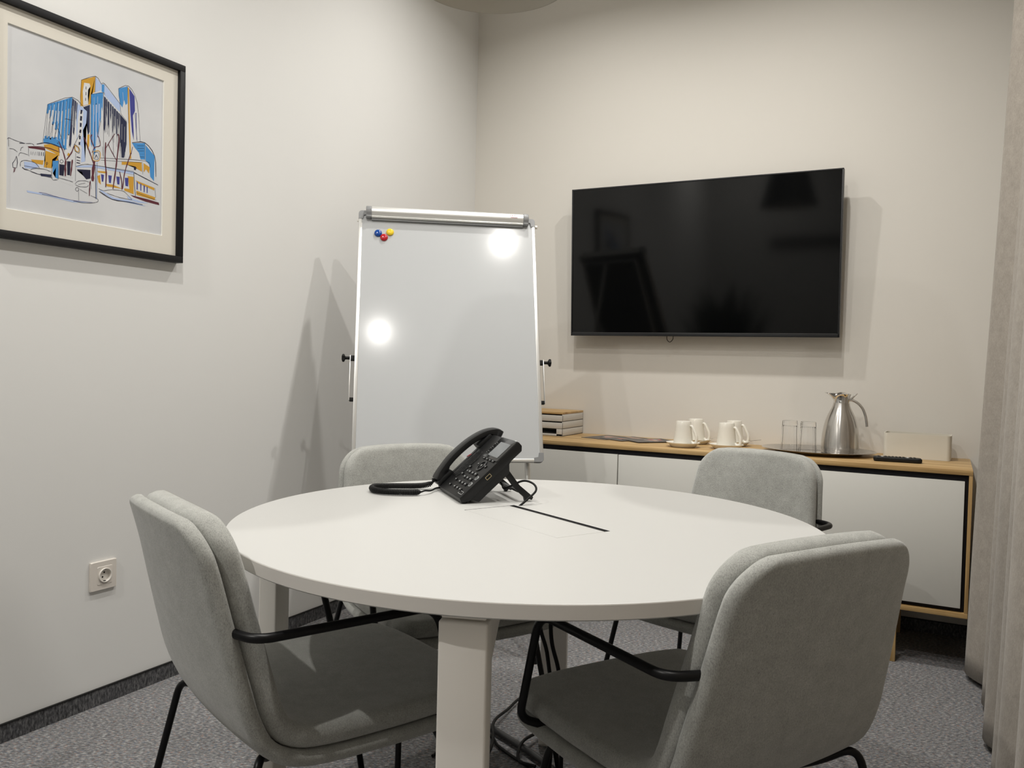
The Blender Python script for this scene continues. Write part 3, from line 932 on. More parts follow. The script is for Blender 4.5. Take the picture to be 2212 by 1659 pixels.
# ------------------------------------------------------------------ television
TVX, TVZ, TVW = 0.614, 1.2115, 1.2318
TVH = TVW / 1.745
tv = thing('television', 'large black flat television mounted on the back wall', 'television', (TVX + TVW / 2, -0.080, TVZ))
tv.rotation_euler = (0.0459, 0, 0)
bm = bmesh.new()
bx(bm, (0, 0.016, TVH / 2), (TVW, 0.030, TVH), bevel=0.0025)
finish('housing', bm, M_TVFRAME, tv)
bm = bmesh.new()
bz = 0.0065
for (c, s) in (((0, -0.0010, TVH - bz / 2), (TVW, 0.006, bz)), ((0, -0.0010, 0.008), (TVW, 0.006, 0.016)), ((-TVW / 2 + bz / 2, -0.0010, TVH / 2), (bz, 0.006, TVH)), ((TVW / 2 - bz / 2, -0.0010, TVH / 2), (bz, 0.006, TVH))):
    bx(bm, c, s, bevel=0.001)
finish('bezel', bm, M_TVFRAME, tv)
bm = bmesh.new(); bx(bm, (0, 0.0002, TVH / 2 + 0.004), (TVW - 0.012, 0.002, TVH - 0.02)); finish('screen', bm, M_SCREEN, tv, smooth=0)
bm = bmesh.new(); bx(bm, (0, -0.0044, 0.0158), (TVW - 0.02, 0.001, 0.0016)); finish('silver_line', bm, mat('dim_silver_trim', (0.12, 0.12, 0.12), 0.4, 0.6), tv, smooth=0)
bm = bmesh.new(); bx(bm, (0, 0.040, 0.36), (0.50, 0.020, 0.40), bevel=0.002); finish('wall_bracket', bm, M_TVFRAME, tv)
bm = bmesh.new()
tube(bm, catmull([(-0.138, 0.018, 0.004), (-0.136, 0.016, -0.016), (-0.122, 0.014, -0.027), (-0.109, 0.016, -0.014), (-0.108, 0.018, 0.004)], 8), 0.0017, 8)
o = finish('cable_loop', bm, M_RUBBER, tv, smooth=60)

# ------------------------------------------------------------------ framed picture on the left wall
PY0, PY1, PZ0, PZ1 = -2.556, -1.916, 1.371, 2.009
pic = thing('framed_picture', 'black framed sketch of blue and ochre city buildings on the left wall', 'picture', (0, (PY0 + PY1) / 2, (PZ0 + PZ1) / 2))
hw, hh = (PY1 - PY0) / 2, (PZ1 - PZ0) / 2
bm = bmesh.new()
FW = 0.0205
for (c, s) in (((0.0160, 0, hh - FW / 2), (0.030, 2 * hw, FW)), ((0.0160, 0, -hh + FW / 2), (0.030, 2 * hw, FW)), ((0.0160, hw - FW / 2, 0), (0.030, FW, 2 * hh - 2 * FW)), ((0.0160, -hw + FW / 2, 0), (0.030, FW, 2 * hh - 2 * FW))):
    bx(bm, c, s, bevel=0.001)
finish('frame', bm, M_FRAME, pic)
part('backing_board', (0.006, 0, 0), (0.008, 2 * hw - 0.02, 2 * hh - 0.02), M_BLACKBD, pic, 0)
part('print', (0.0125, 0, 0), (0.004, 0.53, 0.53), M_PAPER, pic, 0)
cy, cz = (PY0 + PY1) / 2, (PZ0 + PZ1) / 2
oy0, oy1, oz0, oz1 = -2.483 - cy, -1.990 - cy, 1.452 - cz, 1.940 - cz
bm = bmesh.new()
IW, IH = hw - 0.0185, hh - 0.0185
xf, xb = 0.0185, 0.0147
def ring(bm, outer, inner, x0, x1, mi):
    A = [bm.verts.new((x0, *p)) for p in outer]; B = [bm.verts.new((x1, *p)) for p in inner]
    for i in range(4):
        f = bm.faces.new((A[i], A[(i + 1) % 4], B[(i + 1) % 4], B[i])); f.material_index = mi
OUT = [(-IW, -IH), (IW, -IH), (IW, IH), (-IW, IH)]
INN = [(oy0, oz0), (oy1, oz0), (oy1, oz1), (oy0, oz1)]
k = 0.0012
IN2 = [(oy0 - k, oz0 - k), (oy1 + k, oz0 - k), (oy1 + k, oz1 + k), (oy0 - k, oz1 + k)]
ring(bm, OUT, IN2, xf, xf, 0); ring(bm, IN2, INN, xf, xb, 1); ring(bm, INN, OUT, xb, xb, 0); ring(bm, OUT, OUT, xb, xf, 0)
finish('mat_board', bm, [M_MAT, M_BEVEL], pic, smooth=0)
U = 0.0002
keys = list(ART_M)
bm = bmesh.new()
XA = 0.01460
for n_, (c, pl) in enumerate(ART_FILLS):
    vs = [bm.verts.new((XA + n_ * 0.000004, oy0 + a * U, oz0 + b * U)) for a, b in pl]
    f = bm.faces.new(vs); f.material_index = keys.index(c)
for n_, (c, w, pl) in enumerate(ART_STROKES):
    P = [Vector((XA + 0.0004 + n_ * 0.000002, oy0 + a * U, oz0 + b * U)) for a, b in pl]
    if len(P) > 2: P = catmull(P, 3) if len(P) < 7 else P
    hwid = w * U * 0.5
    L_, R_ = [], []
    for i, q in enumerate(P):
        d = (P[min(i + 1, len(P) - 1)] - P[max(i - 1, 0)])
        if d.length < 1e-9: d = Vector((0, 1, 0))
        d.normalize(); n = Vector((0, -d.z, d.y)) * hwid * (0.75 if i in (0, len(P) - 1) else 1.0 + 0.25 * math.sin(i * 2.3 + n_))
        L_.append(bm.verts.new(q + n)); R_.append(bm.verts.new(q - n))
    for i in range(len(P) - 1):
        f = bm.faces.new((L_[i], L_[i + 1], R_[i + 1], R_[i])); f.material_index = keys.index(c)
bmesh.ops.triangulate(bm, faces=[f for f in bm.faces if len(f.verts) > 4])
finish('sketch', bm, [ART_M[k_] for k_ in keys], pic, smooth=0, recalc=False)

# ------------------------------------------------------------------ wall socket
so = thing('wall_socket', 'white single wall socket low on the left wall', 'socket', (0, -2.1745, 0.397))
def holed(bm, w, h, x0, x1, cy_, r, rc=0.003, hy=0.0):
    n = 64
    outer, inner = [], []
    for k_ in range(n):
        a_ = 2 * PI * k_ / n
        dx, dz = math.cos(a_), math.sin(a_)
        q = min((w / 2) / max(abs(dx), 1e-9), (h / 2) / max(abs(dz), 1e-9))
        y_, z_ = dx * q, dz * q
        ey, ez = w / 2 - rc, h / 2 - rc
        if abs(y_) > ey and abs(z_) > ez:
            v = Vector((abs(y_) - ey, abs(z_) - ez)); v = v.normalized() * rc
            y_, z_ = math.copysign(ey + v.x, y_), math.copysign(ez + v.y, z_)
        outer.append((hy + y_, z_)); inner.append((cy_ + r * dx, r * dz))
    def lp(P, x, sc_=0.0): return [bm.verts.new((x, p_[0] - math.copysign(sc_, p_[0] - hy) if abs(p_[0] - hy) > 0.01 else p_[0], p_[1] - math.copysign(sc_, p_[1]) if abs(p_[1]) > 0.01 else p_[1])) for p_ in P]
    A, B, C_, D_ = lp(outer, x0), lp(outer, x1 - 0.0016), lp(outer, x1, 0.0014), lp(inner, x1)
    E_ = lp(inner, x0)
    for P_, Q_ in ((A, B), (B, C_), (C_, D_), (D_, E_), (E_, A)):
        for k_ in range(n): bm.faces.new((P_[k_], P_[(k_ + 1) % n], Q_[(k_ + 1) % n], Q_[k_]))
bm = bmesh.new(); holed(bm, 0.088, 0.088, 0.0005, 0.0085, 0.003, 0.0225)
finish('cover_plate', bm, M_SOCKET, so)
bm = bmesh.new(); holed(bm, 0.052, 0.056, 0.0078, 0.0096, 0.003, 0.0215, hy=0.003)
finish('insert', bm, M_SOCKET, so)
RX = Matrix.Rotation(PI / 2, 4, 'Y')
bm = bmesh.new()
MX = Matrix.Translation((0.0096, 0.003, 0)) @ RX
lathe(bm, [(0.0215, -0.001), (0.0215, 0.0035), (0.0205, 0.0042), (0.0190, 0.0038), (0.0185, -0.0078), (0, -0.0078)], 40, M=MX)
finish('socket_cup', bm, M_WHITEPL, so, recalc=False)
bm = bmesh.new()
for zz in (-0.0095, 0.0095):
    lathe(bm, [(0, 0), (0.0026, 0), (0.0026, 0.0006), (0, 0.0006)], 16, M=Matrix.Translation((0.0019, 0.003 + zz * 0.3, zz * 0.7)) @ RX)
for zz in (-0.0182, 0.0182): bx(bm, (0.0075, 0.003, zz), (0.005, 0.007, 0.003))
finish('contacts', bm, M_RUBBER, so)

# ------------------------------------------------------------------ flipchart
TILT = 0.328
FCY = 0.639
fc = thing('flipchart', 'white magnetic flipchart board on a tripod standing in the corner', 'flipchart', (0.6599, -1.2577, 0), FCY)
CT, ST = math.cos(TILT), math.sin(TILT)
def BP(a, b, d=0.0): return Vector((a, b * ST - d * CT, 0.705 + b * CT + d * ST))
BM = Matrix(((1, 0, 0, 0), (0, -CT, ST, 0), (0, ST, CT, 0.705), (0, 0, 0, 1)))   # (a, d, b) -> local
def bpart(name, c, s, m, bevel=0.001, smooth=30, seg=2):
    bm = bmesh.new(); bx(bm, (c[0], c[2], c[1]), (s[0], s[2], s[1]), bevel=bevel, seg=seg)
    bmesh.ops.transform(bm, matrix=BM, verts=bm.verts[:])
    return finish(name, bm, m, fc, smooth=smooth)
BW, BH = 0.70, 1.00
bpart('board_surface', (0, BH / 2, 0.0), (BW - 0.02, BH - 0.02, 0.010), M_BOARD, 0)
bpart('board_back', (0, BH / 2, -0.0065), (BW - 0.012, BH - 0.012, 0.003), M_BOARDBACK, 0)
for s in (-1, 1):
    bpart('side_rail', (s * (BW / 2 - 0.0070), BH / 2, -0.001), (0.014, BH - 0.05, 0.019), M_ALU, 0.003)
bpart('bottom_rail', (0, 0.006, -0.001), (BW - 0.05, 0.013, 0.019), M_ALU, 0.003)
bpart('top_rail', (0, BH - 0.006, -0.001), (BW - 0.05, 0.013, 0.019), M_ALU, 0.003)
for sx in (-1, 1):
    for b in (0.016, BH - 0.016):
        bm = bmesh.new()
        sb_ = 1 if b > 0.5 else -1
        cx0, cb0 = sx * (BW / 2 + 0.0005), b + sb_ * 0.0165
        poly = [(cx0, cb0 - sb_ * 0.036), (cx0, cb0 - sb_ * 0.013)]
        for k_ in range(1, 7):
            aa = PI / 2 * k_ / 6
            poly.append((cx0 - sx * (0.013 - 0.013 * math.cos(aa)), cb0 - sb_ * (0.013 - 0.013 * math.sin(aa))))
        poly += [(cx0 - sx * 0.036, cb0), (cx0 - sx * 0.036, cb0 - sb_ * 0.017), (cx0 - sx * 0.020, cb0 - sb_ * 0.020), (cx0 - sx * 0.017, cb0 - sb_ * 0.036)]
        prism(bm, poly, -0.0115, 0.0098, 'y', bevel=0.0007, seg=1)
        bmesh.ops.transform(bm, matrix=BM, verts=bm.verts[:])
        finish('corner_cap', bm, M_GREYPL, fc, smooth=25)
# paper clamp bar: rounded extrusion with a ledge, grey end caps
def clamp_section(g):
    return [(-0.005, 0.022 + g), (0.004, 0.030 + g), (0.016, 0.033 + g), (0.026, 0.031 + g), (0.033, 0.025 + g), (0.036, 0.014 + g), (0.036, 0.009 - g), (0.0, 0.009 - g), (-0.012, 0.009 - g), (-0.014, 0.020 + g), (-0.010, 0.024 + g)]
def clamp(name, a0, a1, m, g=0.0, bevel=0.0):
    bm = bmesh.new()
    # section in (b, d)
    A = [(d, b + BH - 0.022) for b, d in clamp_section(g)]
    prism(bm, A, a0, a1, 'x', bevel=bevel)
    bmesh.ops.transform(bm, matrix=BM, verts=bm.verts[:])
    return finish(name, bm, m, fc, smooth=45)
cb = clamp('clamp_bar', -0.300, 0.300, M_ALU)
g = M_GREYPL
bpart('clamp_seal', (0, BH - 0.0385, 0.010), (0.60, 0.006, 0.012), g, 0.001)
for s in (-1, 1):
    clamp('clamp_end', s * 0.300 if s > 0 else -0.322, 0.322 if s > 0 else -0.300, g, 0.0035, 0.003)
# maker's mark on the clamp bar
cu = bpy.data.curves.new('maker_mark', 'FONT'); cu.body = 'Nobo'; cu.size = 0.014; cu.extrude = 0.0001; cu.align_x = 'CENTER'
to = bpy.data.objects.new('maker_mark', cu); COL.objects.link(to)
bpy.context.view_layer.update()
dg = bpy.context.evaluated_depsgraph_get()
me = bpy.data.meshes.new_from_object(to.evaluated_get(dg)); bpy.data.objects.remove(to, do_unlink=True)
mk = bpy.data.objects.new('maker_mark', me); COL.objects.link(mk); me.materials.clear(); me.materials.append(M_RED); mk.parent = fc
mk.matrix_local = BM @ Matrix.Translation((0.262, 0.0353, BH - 0.0055)) @ Matrix.Rotation(math.radians(180), 4, 'Z') @ Matrix.Rotation(math.radians(90 - 14), 4, 'X') @ Matrix.Scale(-1, 4, (1, 0, 0))
bpart('mark_line', (0.262, BH - 0.0105, 0.0338), (0.026, 0.0012, 0.0006), M_RED, 0)
# transport hook
bm = bmesh.new(); lathe(bm, [(0, 0), (0.007, 0), (0.007, 0.010), (0, 0.010)], 20, M=BM @ Matrix.Translation((BW / 2 + 0.001, -0.003, BH - 0.030)) @ Matrix.Rotation(PI / 2, 4, 'Y'))
finish('paper_hook', bm, M_WHITEPL, fc)
bm = bmesh.new(); lathe(bm, [(0, 0), (0.004, 0), (0.004, 0.005), (0, 0.005)], 20, M=BM @ Matrix.Translation((-BW / 2 - 0.006, -0.003, BH - 0.040)) @ Matrix.Rotation(PI / 2, 4, 'Y'))
finish('paper_hook', bm, M_WHITEPL, fc)
# side arms and knobs
for s in (-1, 1):
    bm = bmesh.new()
    bx(bm, (s * (BW / 2 + 0.0155), -0.008, 0.315), (0.003, 0.016, 0.175), bevel=0.001)
    bmesh.ops.transform(bm, matrix=BM, verts=bm.verts[:]); finish('side_arm', bm, M_ALU, fc)
    for (bb, hh_) in ((0.393, 0.020), (0.233, 0.014)):
        bm = bmesh.new()
        bx(bm, (s * (BW / 2 + 0.007), -0.010, bb), (0.0138, 0.010, hh_), bevel=0.001)
        bmesh.ops.transform(bm, matrix=BM, verts=bm.verts[:]); finish('arm_spacer', bm, M_RUBBER, fc)
    bm = bmesh.new()
    R_ = BM @ Matrix.Translation((s * (BW / 2 + 0.017), -0.008, 0.393)) @ Matrix.Rotation(s * PI / 2, 4, 'Y')
    lathe(bm, [(0, 0), (0.006, 0), (0.006, 0.016), (0.009, 0.018), (0.012, 0.020), (0.013, 0.024), (0.012, 0.028), (0.007, 0.030), (0, 0.030)], 12, M=R_)
    for k in range(5):
        a = k * 2 * PI / 5
        bmesh.ops.create_uvsphere(bm, u_segments=10, v_segments=8, radius=0.0052, matrix=R_ @ Matrix.Translation((0.0105 * math.cos(a), 0.0105 * math.sin(a), 0.024)))
    finish('knob', bm, M_RUBBER, fc, smooth=50)
# tripod legs
def fleg(name_pts):
    bm = bmesh.new()
    P = [Vector(q) for q in name_pts]
    tube(bm, P, 0.011, 16)
    lg = finish('leg', bm, M_ALU, fc, smooth=50)
    bm = bmesh.new()
    lathe(bm, [(0, 0), (0.0145, 0), (0.0155, 0.004), (0.0135, 0.034), (0, 0.036)], 18, c=(P[-1].x, P[-1].y, 0))
    finish('rubber_foot', bm, M_RUBBER, lg, smooth=50)
fleg([(-0.290, 0.335, 1.60), (-0.322, -0.105, 0.012)])
fleg([(0.290, 0.335, 1.60), (0.313, -0.120, 0.012)])
fleg([(0.0, 0.350, 1.58), (0.0, 0.66, 0.012)])
bm = bmesh.new()
tube(bm, [(-0.29, 0.335, 1.595), (0.29, 0.335, 1.595)], 0.009, 12)
finish('leg_bracket', bm, M_GREYPL, fc, smooth=50)

# magnets on the board
def magnet(name_label, a, b, c):
    w = fc.matrix_basis @ BP(a, b, 0.0052)
    o_m = magnet_mat('magnet_' + c, dict(blue=(0.0, 0.055, 0.30), red=(0.48, 0.008, 0.015), yellow=(0.85, 0.60, 0.03))[c])
    bm = bmesh.new()
    lathe(bm, [(0, 0), (0.0142, 0), (0.0150, 0.0015), (0.0146, 0.0040), (0.0125, 0.0066), (0.0085, 0.0084), (0.004, 0.0091), (0, 0.0093)], 32)
    o = finish('magnet', bm, o_m, None, smooth=50)
    nrm = (fc.matrix_basis.to_3x3() @ Vector((0, -CT, ST)))
    o.rotation_mode = 'QUATERNION'
    o.rotation_quaternion = nrm.to_track_quat('Z', 'Y')
    o.location = w
    tag(o, name_label, 'magnet', 'round magnets on the flipchart')
bpy.context.view_layer.update()
magnet('round blue magnet near the top left corner of the flipchart', -0.274, 0.905, 'blue')
magnet('round yellow magnet right of the blue one on the flipchart', -0.228, 0.912, 'yellow')
magnet('round red magnet below the blue and yellow ones on the flipchart', -0.251, 0.888, 'red')

# ------------------------------------------------------------------ desk phone
PA = math.radians(42.5)
ph = thing('desk_phone', 'black desk phone with handset tilted up on its stand on the round table', 'telephone', (1.175, -2.083, TH), math.radians(-43.3))
CA, SA = math.cos(PA), math.sin(PA)
# face frame: (x, v along the slope, h above the face) -> local
FM = Matrix(((1, 0, 0, 0), (0, CA, -SA, -0.005), (0, SA, CA, 0.013), (0, 0, 0, 1)))
bm = bmesh.new()
side = [(0.000, 0.002), (-0.005, 0.013), (0.138, 0.1445), (0.147, 0.135), (0.147, 0.122), (0.127, 0.104), (0.020, 0.006)]
prism(bm, side, -0.092, 0.119, 'x', bevel=0.0022)
finish('body', bm, M_PLASTIC, ph)
bm = bmesh.new()
prism(bm, [(0.018, 0.0105), (0.128, 0.107), (0.117, 0.091), (0.118, 0.070), (0.044, 0.003)], -0.070, 0.1165, 'x', bevel=0.0015)
finish('rear_housing', bm, M_PLASTIC, ph)
for x in (-0.075, 0.108):
    bm = bmesh.new(); lathe(bm, [(0, 0), (0.007, 0), (0.007, 0.004), (0, 0.004)], 16, c=(x, 0.010, 0.0))
    finish('rubber_foot', bm, M_RUBBER, ph)
# handset rest on the left
bm = bmesh.new()
bx(bm, (-0.098, 0.026, 0.004), (0.052, 0.050, 0.014), bevel=0.004)
bx(bm, (-0.098, 0.166, 0.000), (0.052, 0.046, 0.018), bevel=0.004)
bx(bm, (-0.084, 0.098, -0.004), (0.020, 0.120, 0.010), bevel=0.002)
bmesh.ops.transform(bm, matrix=FM, verts=bm.verts[:])
finish('handset_cradle', bm, M_PLASTIC, ph)
# display panel, raised and glossy
bm = bmesh.new()
prism(bm, rrect(0.116, 0.070, 0.004, 4, 0.060, 0.158), 0.0, 0.0028, 'z', bevel=0.0008)
bmesh.ops.transform(bm, matrix=FM, verts=bm.verts[:]); dpn = finish('display_panel', bm, M_PLASTIC2, ph)
bm = bmesh.new(); bx(bm, (0.066, 0.155, 0.0031), (0.074, 0.046, 0.0010)); bmesh.ops.transform(bm, matrix=FM, verts=bm.verts[:])
o = finish('display', bm, M_LCD, dpn, smooth=0)
bm = bmesh.new(); bx(bm, (0.108, 0.1925, 0.0031), (0.014, 0.0022, 0.0008)); bmesh.ops.transform(bm, matrix=FM, verts=bm.verts[:])
finish('indicator_light', bm, M_PRINT, dpn, smooth=0)
# speaker grille with a grid of ribs
bm = bmesh.new()
g_poly = [(-0.068, 0.044), (-0.033, 0.044), (-0.018, 0.062), (-0.014, 0.112), (-0.026, 0.134), (-0.052, 0.140), (-0.066, 0.128), (-0.072, 0.086)]
prism(bm, g_poly, 0.0, 0.0016, 'z', bevel=0.0005)
def inpoly(x, y, P):
    c = False; j = len(P) - 1
    for i in range(len(P)):
        if (P[i][1] > y) != (P[j][1] > y) and x < (P[j][0] - P[i][0]) * (y - P[i][1]) / (P[j][1] - P[i][1]) + P[i][0]: c = not c
        j = i
    return c
for i in range(16):
    for j in range(26):
        x, v = -0.071 + i * 0.0038 + (j % 2) * 0.0019, 0.046 + j * 0.0037
        if all(inpoly(x + dx, v + dv, g_poly) for dx in (-0.0015, 0.0015) for dv in (-0.0015, 0.0015)):
            bx(bm, (x, v, 0.0019), (0.0019, 0.0024, 0.0012))
bmesh.ops.transform(bm, matrix=FM, verts=bm.verts[:]); finish('speaker_grille', bm, M_KEYS, ph)
bm = bmesh.new()
bm2 = [(-0.083, 0.1075, 0.0040), (-0.079, 0.1125, 0.0040)]
for (x, v, h) in bm2:
    bx(bm, (x, v, h), (0.010, 0.0032, 0.0012), Matrix.Rotation(0.5, 4, 'Z'), bevel=0.0004)
bmesh.ops.transform(bm, matrix=FM, verts=bm.verts[:]); o = finish('red_emblem', bm, M_RED, ph); o['label'] = 'small red emblem'
# keys
def key(x, v, w, h, rot=0.0, name='key', m=None):
    bm = bmesh.new()
    bx(bm, (0, 0, 0.0014), (w, h, 0.0034), bevel=0.0010)
    bx(bm, (0, 0.0004, 0.0032), (w * 0.42, h * 0.20, 0.0004), mi=1)
    bmesh.ops.transform(bm, matrix=FM @ Matrix.Translation((x, v, 0)) @ Matrix.Rotation(rot, 4, 'Z'), verts=bm.verts[:])
    return finish(name, bm, [m or M_KEYS, M_PRINT], ph)
for r_ in range(4):
    for c_ in range(3):
        key(0.0240 + c_ * 0.0245, 0.020 + r_ * 0.0172, 0.0175, 0.0088)
for (x, v) in ((-0.017, 0.019), (-0.012, 0.038), (-0.010, 0.059), (0.006, 0.071), (-0.006, 0.084)): key(x, v, 0.0125, 0.0070)
for k_ in range(4): key(0.0235 + k_ * 0.0235, 0.1205 , 0.016, 0.0052, 0, 'soft_key')
for k_ in range(3):
    for q in (0, 1): key(0.0035 + q * 0.003, 0.138 + k_ * 0.0150 + q * 0.0050, 0.009, 0.0034, 0, 'line_key')
for (x, v) in ((0.1010, 0.064), (0.1010, 0.043)):
    bm = bmesh.new(); lathe(bm, [(0.0062, 0), (0.0062, 0.0022), (0.0052, 0.0024), (0.0052, 0)], 24, c=(x, v, 0.0)); lathe(bm, [(0, 0), (0.0050, 0), (0.0050, 0.0018), (0, 0.0018)], 24, c=(x, v, 0), mi=1)
    bmesh.ops.transform(bm, matrix=FM, verts=bm.verts[:]); finish('round_key', bm, [M_PRINT, M_KEYS], ph)
# navigation ring with centre key
bm = bmesh.new()
nr = [(0.0125, 0.0), (0.0125, 0.0026), (0.0135, 0.0032), (0.0172, 0.0032), (0.0182, 0.0024), (0.0182, 0.0)]
lathe(bm, nr, 40, c=(0.055, 0.0985, 0))
bmesh.ops.transform(bm, matrix=FM, verts=bm.verts[:]); finish('navigation_ring', bm, M_KEYS, ph)
key(0.055, 0.0985, 0.013, 0.010, 0, 'select_key'); key(0.084, 0.1000, 0.011, 0.0075); key(0.028, 0.1000, 0.010, 0.0075)
bm = bmesh.new()
for (c, s) in (((0.092, 0.0105, 0.0003), (0.030, 0.0008, 0.0004)), ((0.092, 0.0185, 0.0003), (0.030, 0.0008, 0.0004)), ((0.107, 0.0145, 0.0003), (0.0008, 0.0088, 0.0004)), ((0.077, 0.0145, 0.0003), (0.0008, 0.0088, 0.0004))): bx(bm, c, s)
bmesh.ops.transform(bm, matrix=FM, verts=bm.verts[:]); finish('volume_outline', bm, M_PRINT, ph, smooth=0)
# usb socket on the right side
bm = bmesh.new()
MU = Matrix.Translation((0.1192, 0.0645, 0.0625)) @ Matrix.Rotation(-math.radians(42.5 - 90), 4, 'X')
MU = Matrix.Translation((0.1192, 0.0645, 0.0625)) @ Matrix.Rotation(math.radians(42.5), 4, 'X')
for (c, s) in (((0, 0, 0.0036), (0.0008, 0.0150, 0.0010)), ((0, 0, -0.0036), (0.0008, 0.0150, 0.0010)), ((0, 0.0072, 0), (0.0008, 0.0010, 0.0072)), ((0, -0.0072, 0), (0.0008, 0.0010, 0.0072))): bx(bm, c, s)
bx(bm, (-0.0003, 0, 0), (0.0008, 0.0138, 0.0062), mi=1)
bmesh.ops.transform(bm, matrix=MU, verts=bm.verts[:]); finish('usb_port', bm, [M_GOLDEDGE, M_RUBBER], ph, smooth=0)
# rear stand: two struts with feet and a bar
bm = bmesh.new()
for x in (-0.045, 0.108):
    prism(bm, [(0.098, 0.078), (0.112, 0.083), (0.145, 0.040), (0.172, 0.018), (0.181, 0.010), (0.177, 0.003), (0.170, 0.006), (0.166, 0.0005), (0.160, 0.0005), (0.158, 0.010), (0.135, 0.030)], x - 0.006, x + 0.006, 'x', bevel=0.001)
bx(bm, (0.0315, 0.148, 0.024), (0.150, 0.012, 0.005), bevel=0.001)
bx(bm, (0.0315, 0.106, 0.070), (0.150, 0.016, 0.008), bevel=0.001)
finish('stand', bm, M_PLASTIC, ph)
# handset: arched bar with two cups, swept along the profile
hx = -0.100
pro = [(-0.012, 0.030), (0.000, 0.052), (0.030, 0.090), (0.074, 0.128), (0.115, 0.151), (0.148, 0.158), (0.166, 0.150)]
ctr = catmull([(0, a, b) for a, b in pro], 6)
bm = bmesh.new()
rings = []
L_ = len(ctr) - 1
for i, q in enumerate(ctr):
    t = i / L_
    d = (ctr[min(i + 1, L_)] - ctr[max(i - 1, 0)]).normalized()
    n = Vector((0, -d.z, d.y))
    endk = max(0.0, 1 - min(t, 1 - t) / 0.16)
    wid = 0.021 + 0.0045 * min(1, endk * 1.4) - (0.004 if i in (0, L_) else 0)
    th = 0.013 + 0.017 * max(0.0, 1 - min(t, 1 - t) / 0.24) ** 0.7 - (0.004 if i in (0, L_) else 0)
    rg = []
    for (u_, v_) in ((-1, -0.3), (-0.94, 0.0), (-0.72, 0.10 + 0.05), (0.72, 0.15), (0.94, 0.0), (1, -0.3), (1, -0.85), (0.9, -1.0), (-0.9, -1.0), (-1, -0.85)):
        off = v_ * th if v_ < 0 else v_ * 0.012
        rg.append(bm.verts.new(Vector((hx + u_ * wid, q.y, q.z)) + n * off))
    rings.append(rg)
for A, B in zip(rings, rings[1:]):
    for k_ in range(len(A)): bm.faces.new((A[k_], A[(k_ + 1) % len(A)], B[(k_ + 1) % len(A)], B[k_]))
bm.faces.new(rings[0]); bm.faces.new(rings[-1][::-1])
hs = finish('handset', bm, M_PLASTIC, ph, smooth=40)
# coiled cord from the handset, doubling back on the table
bm = bmesh.new()
path = catmull([(-0.103, -0.012, 0.022), (-0.109, -0.026, 0.013), (-0.116, -0.050, 0.0092), (-0.123, -0.090, 0.0088), (-0.130, -0.128, 0.0088), (-0.128, -0.158, 0.0088), (-0.106, -0.172, 0.0088), (-0.074, -0.172, 0.0088), (-0.046, -0.156, 0.0088), (-0.026, -0.122, 0.0088), (-0.017, -0.086, 0.0088), (-0.020, -0.064, 0.0088)], 40)
cum = [0.0]
for a, b in zip(path, path[1:]): cum.append(cum[-1] + (b - a).length)
pts = []
tot = cum[-1]; turns = 88; nn = turns * 9
idx = 0
for i in range(nn + 1):
    s = tot * i / nn
    while idx < len(cum) - 2 and cum[idx + 1] < s: idx += 1
    t = (s - cum[idx]) / max(1e-9, cum[idx + 1] - cum[idx])
    q = path[idx].lerp(path[idx + 1], t)
    d = (path[min(idx + 3, len(path) - 1)] - path[max(idx - 3, 0)]).normalized()
    nx = d.cross(Vector((0, 0, 1))).normalized(); nz = nx.cross(d)
    a = 2 * PI * turns * i / nn
    e = min(1, s / 0.015, (tot - s) / 0.01)
    pts.append(q + (nx * math.cos(a) + nz * math.sin(a)) * 0.0058 * e)
tube(bm, pts, 0.0020, 6)
tube(bm, catmull([path[-1], path[-1] + Vector((-0.004, 0.010, 0.002)), Vector((-0.046, -0.034, 0.007)), Vector((-0.076, -0.014, 0.008)), Vector((-0.084, 0.000, 0.008))], 8), 0.0022, 8)
bx(bm, (-0.100, -0.012, 0.026), (0.009, 0.012, 0.009), bevel=0.001)
finish('coiled_cord', bm, M_RUBBER, ph, smooth=60)
# network cable looping behind the stand down into the table slot
bm = bmesh.new()
wl = lambda x, y, z: ph_inv @ Vector((x, y, z))
bpy.context.view_layer.update()
ph_inv = ph.matrix_basis.inverted()
cab = [(0.040, 0.110, 0.050), (0.070, 0.120, 0.034), (0.105, 0.150, 0.036)]
end = wl(1.378, -2.108, TH - 0.006)
mid = [wl(1.322, -2.062, TH + 0.030), wl(1.362, -2.050, TH + 0.050), wl(1.392, -2.052, TH + 0.046), wl(1.404, -2.062, TH + 0.032), wl(1.393, -2.085, TH + 0.013)]
cab = [(0.040, 0.110, 0.050), (0.060, 0.118, 0.036)]
tube(bm, catmull(cab + mid + [end], 10), 0.0026, 10)
finish('network_cable', bm, M_RUBBER, ph, smooth=60)

